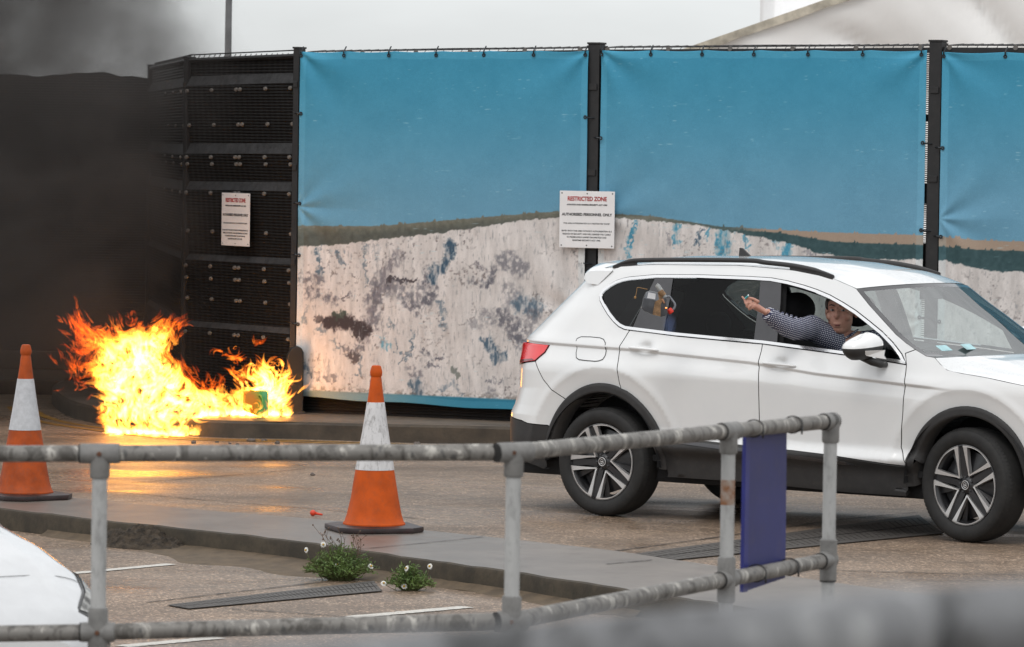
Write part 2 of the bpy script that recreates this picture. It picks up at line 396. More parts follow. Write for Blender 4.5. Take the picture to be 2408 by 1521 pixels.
# ------------------------------------------------------------------ weeds
def leafmat(name, c, c2):
    m = simple(name, c, .6, var=.3, vscale=14, c2=c2); b = m.node_tree.nodes['Principled BSDF']; return m
M_leaf = leafmat('weed_green', (.13, .20, .045), (.05, .095, .02)); M_stem = simple('weed_stem', (.12, .13, .05), .7)
M_dry = simple('dry_stem', (.14, .09, .06), .8); M_petal = simple('white_petal', (.8, .8, .76), .6, var=.03); M_eye = simple('yellow_eye', (.62, .36, .02), .7)
def weed(px, py, wid, hgt, n, lab, flowers=(), dry=0, z=0.0, dy=0):
    c = gp(px, py, z); s_ = (c[1])/FPX
    root = empty('weed', (c[0], c[1]+dy, z)); tag(root, lab, 'weed', 'weeds growing at the foot of the kerb')
    W_, H_ = wid*s_, hgt*s_; st, lf = MB(), MB(); r = random.Random(int(px))
    for i in range(n):
        a = r.uniform(0, 2*math.pi); rad = r.random()**.6
        tip = np.array((math.cos(a)*rad*W_/2, math.sin(a)*rad*W_*.35, H_*(1.05-.75*rad*rad)*r.uniform(.55, 1.1)))
        b0 = np.array((tip[0]*.3, tip[1]*.3, 0)); mid = (b0+tip)/2+np.array((0, 0, H_*.12))
        P_ = catmull([b0, mid, tip], 4); st.tube(P_, [.0018]*len(P_), 4, False)
        for kx in range(14):
            f_ = .25+.75*kx/14; q = P_[min(int(f_*(len(P_)-1)), len(P_)-1)]+np.array([r.gauss(0, .008) for _ in range(3)])
            d = nrm((r.gauss(0, 1), r.gauss(0, 1), r.uniform(-.1, 1.3))); e1 = nrm(np.cross(d, (r.gauss(0, 1), r.gauss(0, 1), .3))); ln = r.uniform(.014, .032)
            lf.add([q, q+d*ln*.5+e1*.0035, q+d*ln, q+d*ln*.5-e1*.0035], [(0, 1, 2, 3)])
    st.build('stem', M_stem, root); lf.build('leaves', M_leaf, root)
    for (fx, fy) in flowers:
        q = np.array(yp(fx, fy, c[1]+dy-.06))-np.array(root.location)
        fl_ = MB(); n_ = nrm((r.gauss(0, .5), -1, r.uniform(.1, .7))); a1 = nrm(np.cross(n_, (0, 0, 1))); b1 = np.cross(n_, a1)
        for kx in range(12):
            w = 2*math.pi*kx/12; d = a1*math.cos(w)+b1*math.sin(w); e1 = np.cross(n_, d)
            fl_.add([q+d*.004, q+d*.013+e1*.0035, q+d*r.uniform(.015, .020)-n_*.005, q+d*.013-e1*.0035], [(0, 1, 2, 3)])
        f_ = fl_.build('flower', M_petal, root)
        MB().ell(q+n_*.004, (.0055, .0055, .0055), 8, 6).build('flower_eye', M_eye, f_, smooth=True)
        MB().tube([q*.5*np.array((1, 1, 0)), q*np.array((.9, .9, .7)), q], .0015, 4, False).build('flower_stalk', M_stem, root)
    if dry:
        dm = MB()
        for i in range(dry):
            b0 = np.array((r.uniform(-.1, .1), 0, H_*.4)); t1 = b0+np.array((r.uniform(-.16, .12), r.uniform(-.05, .05), H_*r.uniform(.7, 1.15)))
            dm.tube([b0, (b0+t1)/2+np.array((.02, 0, 0)), t1], .0016, 4, False)
            for kx in range(4):
                q = b0+(t1-b0)*r.uniform(.5, 1); e1 = q+np.array((r.uniform(-.05, .05), 0, r.uniform(.02, .06))); dm.tube([q, e1], .001, 4, False); dm.ell(e1, (.005, .005, .005), 6, 4)
        dm.build('dry_stalks', M_dry, root)
weed(800, 1364, 195, 82, 260, 'largest daisy weed below the middle cone, ragged with dry brown stalks', [(719, 1293), (760, 1280), (872, 1331), (794, 1327)], dry=7)
weed(963, 1388, 125, 60, 150, 'daisy weed with a big white flower on the kerb', [(1010, 1331), (955, 1336), (950, 1378), (902, 1371)])
weed(1246, 1404, 44, 28, 16, 'small bright green sprig right of the middle railing post')
weed(1165, 1040, 54, 36, 26, 'clump of grass at the far kerb behind the car bumper', z=.0, dy=.0)
weed(682, 1312, 30, 14, 8, 'tiny sprig at the kerb left of the daisies')

# small litter on the road
M_red = simple('red_plastic', (.75, .06, .02), .35)
rp = gp(742, 1213, .0); ro = empty('red_plug', (rp[0], rp[1]-.62*0, .0)); tag(ro, 'small red plastic plug lying on the road left of the middle cone', 'plug')
MB().ell((-.018, 0, .02), (.02, .02, .02), 14, 10).build('head', M_red, ro, smooth=True)
MB().tube([(-.005, 0, .018), (.03, -.005, .012), (.045, -.006, .010)], [.011, .007, .0055], 10).build('stem', M_red, ro, smooth=True)
ro.location = (*gp(742, 1213, .0)[:2], .0)
M_stone = simple('pebble_grey', (.16, .13, .11), .7, var=.3)
for i, (x_, y_, s_) in enumerate([(590, 1038, 1.3), (652, 1043, 1.1), (620, 1037, .8), (455, 1042, 1.0), (558, 1047, .7), (980, 1046, 1.2), (510, 1040, .6), (735, 1118, .9), (880, 1130, .7), (540, 1044, .6)]):
    c = gp(x_, y_); mb = MB(); r = random.Random(i); 
    mb.ell((0, 0, .008*s_), (.022*s_*r.uniform(.8, 1.5), .018*s_, .014*s_), 9, 6)
    mb.v = [(v[0]+r.gauss(0, .002), v[1]+r.gauss(0, .002), v[2]+r.gauss(0, .0015)) for v in mb.v]
    o = mb.build('stone', M_stone, smooth=50); o.location = (c[0], c[1], 0); tag(o, 'small loose stone on the wet road near the fire', 'stone', 'loose stones on the road')


# ------------------------------------------------------------------ fence, banners, notices
M_post = simple('black_steel', (.014, .014, .015), .55, var=.2, vscale=8, dirt=.4, dirtc=(.035, .03, .028))
def meshmat():
    m, t, b = newmat('black_mesh'); v = coords(t)
    w1 = nd(t, 'ShaderNodeTexWave', {'Vector': v, 'Scale': 12.0}, bands_direction='Z').outputs['Fac']
    w2 = nd(t, 'ShaderNodeTexWave', {'Vector': v, 'Scale': 3.4}, bands_direction='X').outputs['Fac']
    n1 = noise(t, v, 4, 4)
    c = ramp(t, w1, [(.3, (.003, .003, .0032)), (.75, (.011, .0105, .0105))])
    c = mixc(t, ramp(t, n1, [(.4, 0), (.7, .4)]), c, (.014, .013, .0125))
    t.links.new(c, b.inputs['Base Color']); b.inputs['Roughness'].default_value = .6; b.inputs['Specular IOR Level'].default_value = .25
    h = nd(t, 'ShaderNodeMath', {0: w1, 1: nd(t, 'ShaderNodeMath', {0: w2, 1: .4}, operation='MULTIPLY').outputs[0]}, operation='ADD').outputs[0]
    t.links.new(bumpn(t, h, .8, .008), b.inputs['Normal']); return m
M_mesh = meshmat()
M_ledge_lit = simple('sky_lit_mesh_ledge', (.040, .040, .042), .7, var=.3, vscale=14, bump=.8, bscale=60)  # sky light on the angled mesh ledges, painted in as a lighter base colour
M_wash = simple('pale_washer', (.16, .145, .13), .6, var=.15); M_zip = simple('black_tie', (.02, .02, .02), .5)
M_eyelet = simple('dark_eyelet', (.03, .035, .04), .4, metal=.5)
ZT = {}
def ztop(P, px, py): return float(yp(px, py, P[1])[2])
zA, zB, zC = 3.22, 3.27, 3.30
TOPZ = {'A': zA, 'B': zB, 'C': zC}
def post(P, z0, z1, lab, w=.10, ang=0, d=.12):
    o = empty('fence_post', (P[0], P[1], z0), ang); tag(o, lab, 'fence post', 'black posts of the tall fence')
    MB().box((0, 0, (z1-z0)/2), (w, d, z1-z0)).build('upright', M_post, o, bevel=.006)
    MB().box((0, 0, z1-z0+.008), (w+.012, d+.012, .016)).build('cap', M_post, o, bevel=.003)
    cm_ = MB().box((0, 0, 0), (w*.7, .012, .05)).mesh('clamp', bevel=.003); cm_.materials.append(M_post)
    for zz in (.55, 1.3, 2.1, 2.8): link('clamp', cm_, None, o).location = (0, -d/2-.006, zz)
angR = math.atan2(FB[1]-FA[1], FB[0]-FA[0])
post(FA, .12, zA, 'black fence post at the corner beside the fire', .055, angR, .12)
post(FB, .12, zB, 'black fence post behind the restricted zone notice', .105, angR)
post(FC, .12, zC, 'black fence post behind the roof of the white car', .105, angR)
post(FE, .12, ztop(FE, 437, 140)+.01, 'thin black fence post left of the small notice', .06, -1.0, .08)
post(FF, .12, ztop(FF, 350, 158)+.01, 'black fence post at the edge of the smoke', .08, -1.3, .08)
for P_, Q, sd_ in ():
    pass
def bay(P, Q, z0, zP, zQ, lab, gap=.10, back=.03):
    """a bay of fence from post P to post Q: dark mesh sheet, frame rails, wire ladder in the gap and on the top"""
    d = Q-P; L = float(np.linalg.norm(d)); a = math.atan2(d[1], d[0])
    o = empty('mesh_fence_bay', (P[0], P[1], z0), a); tag(o, lab, 'fence panel', 'black mesh panels of the tall fence')
    za, zb = zP-z0-.055, zQ-z0-.055; x0, x1 = .05, L-.05-gap
    zl = lambda x_: za+(zb-za)*x_/L
    MB().add([(x0, back, 0), (x1, back, 0), (x1, back, zl(x1)), (x0, back, zl(x0))], [(0, 1, 2, 3)]).build('mesh_sheet', M_mesh, o)
    f = MB()
    for zz in (.03, .75, 1.5, 2.25): f.box(((x0+x1)/2, back+.03, zz), (x1-x0, .04, .05))
    f.build('rail', M_post, o)
    n = len(MB().v); tr = MB()
    tr.add([(x0, back-.05, zl(x0)-.03), (x1+gap, back-.05, zl(x1)-.03), (x1+gap, back-.05, zl(x1)+.012), (x0, back-.05, zl(x0)+.012), (x0, back, zl(x0)-.03), (x1+gap, back, zl(x1)-.03), (x1+gap, back, zl(x1)+.012), (x0, back, zl(x0)+.012)],
           [(0, 1, 2, 3), (7, 6, 5, 4), (3, 2, 6, 7), (0, 4, 5, 1)])
    tr.build('top_rail', M_post, o)
    w = MB()
    for kx in range(5):                                         # cranked top: wires running along, rising away from the road
        yy, zz = back+.02+kx*.07, .03+kx*.004
        w.tube([(x0, yy, zl(x0)+zz), ((x0+x1)/2, yy, zl((x0+x1)/2)+zz+.008*math.sin(kx)), (x1+gap, yy, zl(x1)+zz)], .004, 5)
    for kx in range(int(L/.085)):
        x_ = x0+.02+kx*.085; w.tube([(x_, back-.02, zl(x_)+.008), (x_, back+.02, zl(x_)+.032), (x_, back+.31, zl(x_)+.05)], .0035, 4)
    w.build('top_wires', M_post, o)
    g_ = MB()
    for kx in range(int((za)/.0165)): g_.box((x1+gap/2, back, .05+kx*.0165), (gap, .004, .0075))
    g_.box((x1+gap*.55, back+.004, za/2), (.006, .004, za))
    for zz, hh in ((.5, .5), (1.45, .22), (1.95, .16), (2.55, .06)): g_.box((x1+gap*.5, back-.004, zz), (gap, .004, hh))
    g_.build('wire_edge', M_post, o)
    wm_ = MB().lathe([(0, .004), (.02, .004), (.02, -.004)], 12, (0, 0, 0), (0, -1, 0)).mesh('washer', 40); wm_.materials.append(M_wash)
    for kx in range(6):
        x_ = x0+.06+(L-.25)*kx/5; link('washer', wm_, None, o).location = (x_, back-.055, zl(x_)+.012)
    return o
bay(FA, FB, .14, zA, zB, 'black mesh fence bay behind the cliff banner nearest the fire', .055)
bay(FB, FC, .15, zB, zC, 'black mesh fence bay behind the middle banner', .075)
bay(FC, FD, .15, zC, zC, 'black mesh fence bay behind the banner at the picture edge', .075)
post(FD, .12, zC, 'black fence post just past the white car bonnet', .105, angR)

# folded dark panels on the left
def folded(P, Q, z0, zP, zQ, lab, folds, rows, cols, flip=1):
    d = Q-P; L = float(np.linalg.norm(d)); a = math.atan2(d[1], d[0])
    o = empty('folded_mesh_fence', (P[0], P[1], z0), a); tag(o, lab, 'fence panel', 'folded black fence panels')
    H = zP-z0; prof = [(0, 0)]
    for (lo, hi, dp) in sorted(folds): prof += [(lo-z0, -dp), (hi-z0, 0)]
    prof += [(H, 0)]
    # between folds the sheet leans out downwards, at each fold it jumps back: a small ledge, coloured lighter as if lit by the sky
    vs = []; nx = 14
    for (z_, y_) in prof:
        for i in range(nx+1): vs.append((L*i/nx, y_, z_*(1+(zQ-zP)/H*i/nx)))
    fs = [(j*(nx+1)+i, j*(nx+1)+i+1, (j+1)*(nx+1)+i+1, (j+1)*(nx+1)+i) for j in range(len(prof)-1) for i in range(nx)]
    sh2 = MB().add(vs, fs); sh2.mi = [1 if (j % 2 == 1 and 0 < j < len(prof)-1) else 0 for j in range(len(prof)-1) for i in range(nx)]; sh2.build('sheet', [M_mesh, M_ledge_lit], o)
    MB().add([(0, .03, 0), (L, .03, 0), (L, .03, H+zQ-zP), (0, .03, H)], [(0, 1, 2, 3)]).build('backing', M_post, o)
    pz = [q[0] for q in prof]; pyv = [q[1] for q in prof]
    wm = MB().lathe([(0, .012), (.016, .010), (.019, 0), (.019, -.006)], 12, (0, 0, 0), (0, -1, 0)).mesh('washer', 40); wm.materials.append(M_wash)
    for z_ in rows:
        for t_ in cols:
            w = link('washer', wm, None, o); w.location = (L*t_, float(np.interp(z_-z0, pz, pyv))-.012, (z_-z0)*(1+(zQ-zP)/H*t_)); w.scale = (1.25, 1, .95)
    f = MB(); f.tube([(0, -.01, H), (L, -.01, H+(zQ-zP))], .022, 6)
    f.build('top_rail', M_post, o)
    f = MB()
    for i in range(int(L/.09)): f.tube([(.05+i*.09, .0, H+.01), (.05+i*.09, .03, H+.05)], .004, 4)
    f.tube([(0, .03, H+.05), (L, .03, H+.05+(zQ-zP))], .006, 5); f.build('top_wires', M_post, o)
    return o
FOLDS = [(2.91, 2.995, .045), (2.315, 2.405, .045), (2.0, 2.075, .04), (1.385, 1.435, .035), (.80, .85, .03)]
ROWS = [2.865, 2.565, 2.285, 2.225, 1.975, 1.64, 1.335, 1.23, 1.05, .755]
zAf = ztop(FA, 690, 131); zEf = ztop(FE, 437, 142); zFf = ztop(FF, 350, 160)
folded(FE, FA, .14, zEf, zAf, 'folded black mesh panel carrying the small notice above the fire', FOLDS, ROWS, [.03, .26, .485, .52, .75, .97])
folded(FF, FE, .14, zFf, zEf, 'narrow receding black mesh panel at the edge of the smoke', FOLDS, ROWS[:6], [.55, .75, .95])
# the screen fence behind the smoke
sf = empty('screen_fence', (FG[0], FG[1], .14)); tag(sf, 'long black screened fence behind the smoke, ragged cloth along its top', 'fence')
L_ = FF[0]-FG[0]; zt = ztop(FF, 175, 176); vs = []; nx = 120
for j, z_ in enumerate((0, .6, 1.2, 1.8, 2.4, zt-.14)):
    for i in range(nx+1):
        x_ = L_*i/nx; rag = (.06*mnoise.noise((x_*1.6, 0, 2))+.025*mnoise.noise((x_*6, 1, 2))) if j == 5 else 0
        vs.append((x_, .04*mnoise.noise((x_*2, z_, 0)), z_+rag))
MB().add(vs, [(j*(nx+1)+i, j*(nx+1)+i+1, (j+1)*(nx+1)+i+1, (j+1)*(nx+1)+i) for j in range(5) for i in range(nx)]).build('screen_cloth', M_mesh, sf, smooth=True)
for i in range(4): MB().box((.1+i*1.95, .1, zt/2-.1), (.09, .09, zt-.1)).build('fence_upright', M_post, sf)
MB().box((L_/2, -.12, .09), (L_, .18, .18)).build('plinth', M_kerb2, sf, bevel=.02)

# black upright block at the foot of the corner post
bo = empty('rubber_block', (FA[0]+.0, FA[1]-.17, .14), .1); tag(bo, 'black rounded rubber block upright at the foot of the corner fence post', 'block')
pr = [(-.075, 0), (.075, 0), (.075, .52), (.055, .56), (.02, .575), (-.03, .56), (-.062, .50), (-.075, .40)]
MB().prism(pr, (0, .07, 0), (1, 0, 0), (0, 0, 1), .14).build('body', simple('black_rubber', (.012, .011, .010), .7, var=.3), bo, bevel=.012)
MB().box((0, 0, .012), (.19, .22, .024)).build('foot', M_post, bo, bevel=.006)

# ---- banner print: a numpy picture laid onto the cloth as vertex colours
def vnoise(x, y, seed=0):
    xi, yi = np.floor(x).astype(int), np.floor(y).astype(int); xf, yf = x-xi, y-yi
    h = lambda a, b: (np.sin((a*127.1+b*311.7+seed*74.7))*43758.5453) % 1.0
    u, v = xf*xf*(3-2*xf), yf*yf*(3-2*yf)
    return (h(xi, yi)*(1-u)+h(xi+1, yi)*u)*(1-v)+(h(xi, yi+1)*(1-u)+h(xi+1, yi+1)*u)*v
def fbm(x, y, o=4, seed=0):
    s, a, t = 0, .5, 0
    for i in range(o): s = s+a*vnoise(x*2**i, y*2**i, seed+i*13); t += a; a *= .55
    return s/t
def lin(c): c = np.array(c, float)/255; return np.where(c <= .04045, c/12.92, ((c+.055)/1.055)**2.4)
BK = .98                                                       # light falling on the banners, to turn print colours into reflectances
HX = [690, 786, 896, 1043, 1190, 1318, 1457, 1534, 1688, 1807, 1935, 2165, 2300, 2420]
HY = [529, 530.5, 530, 517.6, 505, 495, 503, 507, 531, 538, 545, 552, 564, 567]
CX = [690, 786, 859, 1006, 1116, 1227, 1300, 1400, 1457, 1636, 1764, 1871, 1914, 1990, 2013, 2106, 2211, 2322, 2420]
CY = [578, 574.5, 565, 549, 534, 516, 511, 505, 511, 528, 552, 575, 592, 603, 611, 608, 609, 634, 641]
# strokes of scree and scrub on the cliff: (points in banner picture px, width, darkness, colour key)
B2 = lambda pts: [D('b2', *q) for q in pts]
B3 = lambda pts: [D('b3', *q) for q in pts]
STR = [
 (B2([(1165, 60), (1180, 100), (1130, 180), (1060, 240), (1035, 310)]), 24, .95, 'b'), (B2([(1050, 380), (1000, 440), (940, 520)]), 26, .55, 's'),
 (B2([(800, 110), (760, 190), (700, 250), (705, 340), (640, 390), (600, 470), (570, 600), (560, 730)]), 26, .62, 'p'),
 (B2([(640, 300), (610, 400), (650, 480), (620, 650)]), 24, .55, 's'),
 (B2([(710, 320), (760, 305), (830, 318), (930, 310)]), 9, .9, 'd'), (B2([(760, 370), (860, 380), (960, 400), (1000, 440)]), 46, .5, 's'), (B2([(870, 480), (920, 510)]), 30, .6, 's'),
 (B2([(990, 220), (1000, 290), (980, 340)]), 14, .6, 's'),
 (B2([(290, 610), (350, 590), (420, 610), (500, 640), (560, 670)]), 30, 1.0, 'd'), (B2([(345, 560), (390, 550)]), 18, .9, 'g'), (B2([(500, 700), (540, 720)]), 14, .95, 'd'), (B2([(215, 580), (250, 600)]), 14, .7, 'd'),
 (B2([(90, 300), (160, 290), (230, 300)]), 26, .6, 's'), (B2([(150, 390), (210, 400)]), 24, .6, 's'), (B2([(300, 430), (340, 450)]), 24, .65, 's'), (B2([(395, 440), (450, 395)]), 8, .8, 'p'),
 (B2([(1540, 180), (1600, 170), (1670, 230)]), 44, .5, 's'), (B2([(1590, 380), (1620, 460)]), 44, .38, 's'), (B2([(1540, 560), (1600, 630), (1660, 690)]), 40, .6, 's'), (B2([(1680, 480), (1760, 500)]), 44, .7, 'b'),
 (B2([(1430, 745), (1490, 820), (1500, 870), (1550, 850)]), 22, .8, 'b'), (B2([(1320, 310), (1380, 340), (1430, 330)]), 16, .6, 's'), (B2([(1460, 240), (1440, 320)]), 18, .6, 's'), (B2([(1350, 180), (1400, 250)]), 8, .6, 'p'),
 (B2([(1420, 540), (1500, 590)]), 30, .4, 's'), (B2([(1320, 600), (1400, 620)]), 26, .3, 's'),
 (B2([(400, 780), (450, 810), (520, 800)]), 16, .6, 's'), (B2([(450, 840), (480, 870)]), 20, .8, 'd'), (B2([(975, 820), (1040, 850), (1110, 855)]), 12, .7, 's'), (B2([(1010, 910), (1080, 912)]), 10, .6, 's'), (B2([(880, 940), (930, 980)]), 22, .5, 's'),
 (B2([(222, 90), (220, 160), (238, 250)]), 9, .7, 'b'), (B2([(370, 100), (375, 150), (400, 190)]), 12, .65, 'b'), (B2([(565, 60), (555, 180), (560, 330)]), 9, .5, 'b'), (B2([(640, 60), (640, 160)]), 6, .4, 'b'),
 (B2([(890, 680), (890, 760), (870, 830), (810, 910)]), 7, .6, 'b'), (B2([(770, 720), (780, 800), (800, 830)]), 8, .6, 'b'), (B2([(1110, 560), (1120, 640)]), 12, .55, 'b'), (B2([(1085, 450), (1110, 520)]), 12, .5, 'b'),
 (B2([(690, 740), (710, 790)]), 14, .6, 't'), (B2([(720, 570), (740, 640)]), 8, .5, 'b'), (B2([(130, 480), (120, 600)]), 10, .4, 'b'), (B2([(100, 900), (160, 990)]), 14, .6, 'b'), (B2([(520, 860), (518, 990)]), 7, .5, 'b'), (B2([(200, 980), (340, 1010)]), 12, .5, 's'),
 (B2([(915, 1050), (930, 1130)]), 24, .75, 'b'), (B2([(1110, 1080), (1180, 1040), (1240, 1110)]), 12, .45, 'b'), (B2([(1190, 940), (1210, 990)]), 10, .55, 'g'), (B2([(230, 660), (250, 665)]), 16, .5, 'b'), (B2([(330, 720), (350, 780)]), 8, .45, 'b'),
 (B2([(1400, 1030), (1540, 1030)]), 8, .5, 's'), (B2([(1440, 1090), (1480, 1130)]), 18, .4, 's'), (B2([(1700, 640), (1760, 560)]), 40, .4, 's'), (B2([(1640, 730), (1700, 780)]), 30, .5, 's'),
 (B3([(265, 1230), (240, 1320), (215, 1420)]), 9, .9, 't'), (B3([(495, 1245), (490, 1340)]), 14, .8, 't'), (B3([(755, 1290), (745, 1400)]), 34, .95, 't'), (B3([(870, 1290), (880, 1360)]), 10, .7, 't'), (B3([(635, 1270), (600, 1340)]), 9, .8, 'b'), (B3([(675, 1270), (670, 1310)]), 8, .7, 't'),
 (B3([(1105, 1350), (1100, 1400)]), 22, .85, 't'), (B3([(1040, 1330), (1050, 1360)]), 10, .6, 't'), (B3([(1210, 1380), (1260, 1400)]), 14, .6, 's'), (B3([(440, 1290), (450, 1350)]), 8, .4, 's'),
]
COLK = {'b': (58, 84, 104), 'p': (98, 95, 104), 's': (88, 89, 99), 'd': (62, 56, 60), 'g': (62, 74, 68), 't': (62, 140, 170)}
def segdist(px, py, a, b):
    ax, ay = a; bx, by = b; dx, dy = bx-ax, by-ay; t = np.clip(((px-ax)*dx+(py-ay)*dy)/(dx*dx+dy*dy+1e-9), 0, 1)
    return np.hypot(px-ax-t*dx, py-ay-t*dy)
def print_img(px, py, ed):
    """sRGB 0..255 print colour at picture px; ed = distance in m to the hem"""
    n1 = fbm(px/40, py/40, 5, 3); n2 = fbm(px/9, py/9, 4, 9); n3 = fbm(px/5, py/26, 4, 21); n4 = fbm(px/14, py/60, 4, 33)
    def mx(a, b, f): f = f[..., None] if hasattr(f, 'shape') else f; return a*(1-f)+b*f
    one = np.ones(px.shape+(3,)); C_ = lambda *c: one*np.array(c, float)
    t = sm((py-110)/430.0)
    c = mx(C_(58, 141, 172), C_(102, 152, 178), t)+(n1-.5)[..., None]*9+(n2-.5)[..., None]*5
    hx = np.interp(px, HX, HY)+(n2-.5)*3-6*np.clip(fbm(px/7, px*0, 3, 51)-.62, 0, 1)*4; cy = np.interp(px, CX, CY)+(n2-.5)*9+(n3-.5)*5
    right = sm((px-1500)/350)
    hill = mx(mx(C_(112, 112, 100), C_(84, 88, 82), sm((py-hx)/26.0)), C_(52, 78, 82), right)+(n2-.5)[..., None]*26
    tan_ = sm((px-1690)/120)*(1-sm((py-(hx+6+16*sm((px-1800)/200)))/3.0)); hill = mx(hill, C_(178, 152, 132), tan_*.85)
    c = mx(c, hill, sm((py-hx)/2.0))
    cl = C_(205, 200, 197)+((n4-.5)*44)[..., None]+((n3-.5)*20)[..., None]
    wp, wq = px+(n2-.5)*30+(n3-.5)*8, py+(n1-.5)*16+(fbm(px/6, py/8, 3, 71)-.5)*24
    for pts, w, dk, key in STR:
        if px.max() < min(q[0] for q in pts)-60 or px.min() > max(q[0] for q in pts)+60: continue
        d_ = np.minimum.reduce([segdist(wp, wq, pts[i], pts[i+1]) for i in range(len(pts)-1)])
        a = (1-sm((d_-w*.28)/(w*.42)))*dk
        if key == 's': a = a*np.clip((fbm(px/6.5, py/9, 4, 91)-.31)*4.2, 0, 1.25)
        elif key in 'bpt': a = a*np.clip((fbm(px/5, py/14, 3, 95)-.22)*3, .25, 1.1)
        cl = mx(cl, C_(*COLK[key]), np.clip(a, 0, 1))
    sp = np.clip((fbm(px/6, py/7, 4, 121)-.62)*7, 0, 1)*np.clip((fbm(px/60, py/50, 3, 131)-.42)*4, 0, 1); cl = mx(cl, C_(112, 106, 106), sp*.8)
    fine_ = np.clip((fbm(px/3.2, py/16, 3, 141)-.66)*6, 0, 1); cl = mx(cl, C_(130, 132, 136), fine_*.6)
    lowb = np.interp(px, [690, 1190, 1500], [921, 944, 962]); deb = sm((py-(lowb-26))/26.0)*np.clip((fbm(px/6, py/5, 3, 151)-.48)*6, 0, 1); cl = mx(cl, C_(106, 100, 94), deb*.8)
    c = mx(c, cl, sm((py-cy)/2.5))
    low = mx(C_(128, 142, 142), C_(40, 116, 142), sm((px-760)/350)); c = mx(c, low, sm((py-lowb+8)/5.0)*(px < 1500))
    rip = np.clip((fbm(px/26, py/1.1, 2, 171)-.80)*8, 0, 1)*np.clip((fbm(px/120, py/30, 2, 181)-.45)*5, 0, 1); c = mx(c, C_(170, 205, 215), rip*.55)
    hem = 1-sm((ed-.055)/.008); c = mx(c, c*.9+C_(120, 170, 190)*.16, hem*.8)
    return np.clip(c, 4, 250)
def clothmat():
    m, t, b = newmat('printed_mesh_cloth'); a = nd(t, 'ShaderNodeVertexColor', layer_name='print'); v = coords(t)
    wv = nd(t, 'ShaderNodeMath', {0: nd(t, 'ShaderNodeTexWave', {'Vector': v, 'Scale': 60.0}, bands_direction='X').outputs['Fac'], 1: nd(t, 'ShaderNodeTexWave', {'Vector': v, 'Scale': 60.0}, bands_direction='Z').outputs['Fac']}, operation='MULTIPLY').outputs[0]
    g_ = ramp(t, noise(t, v, 160, 2), [(.3, .90), (.7, 1.07)]); c = mixc(t, 1.0, a.outputs[0], g_, 'MULTIPLY')
    t.links.new(c, b.inputs['Base Color']); b.inputs['Roughness'].default_value = .62; b.inputs['Specular IOR Level'].default_value = .3
    t.links.new(bumpn(t, wv, .25, .002), b.inputs['Normal']); return m
M_cloth = clothmat()
def project(W_):
    d = W_-CAMP; dep = d @ np.array(FWD); u = d @ np.array(RIGHT); v = -(d @ np.array(UPV))
    return 1203.5+u/dep*FPX, 760.5+v/dep*FPX
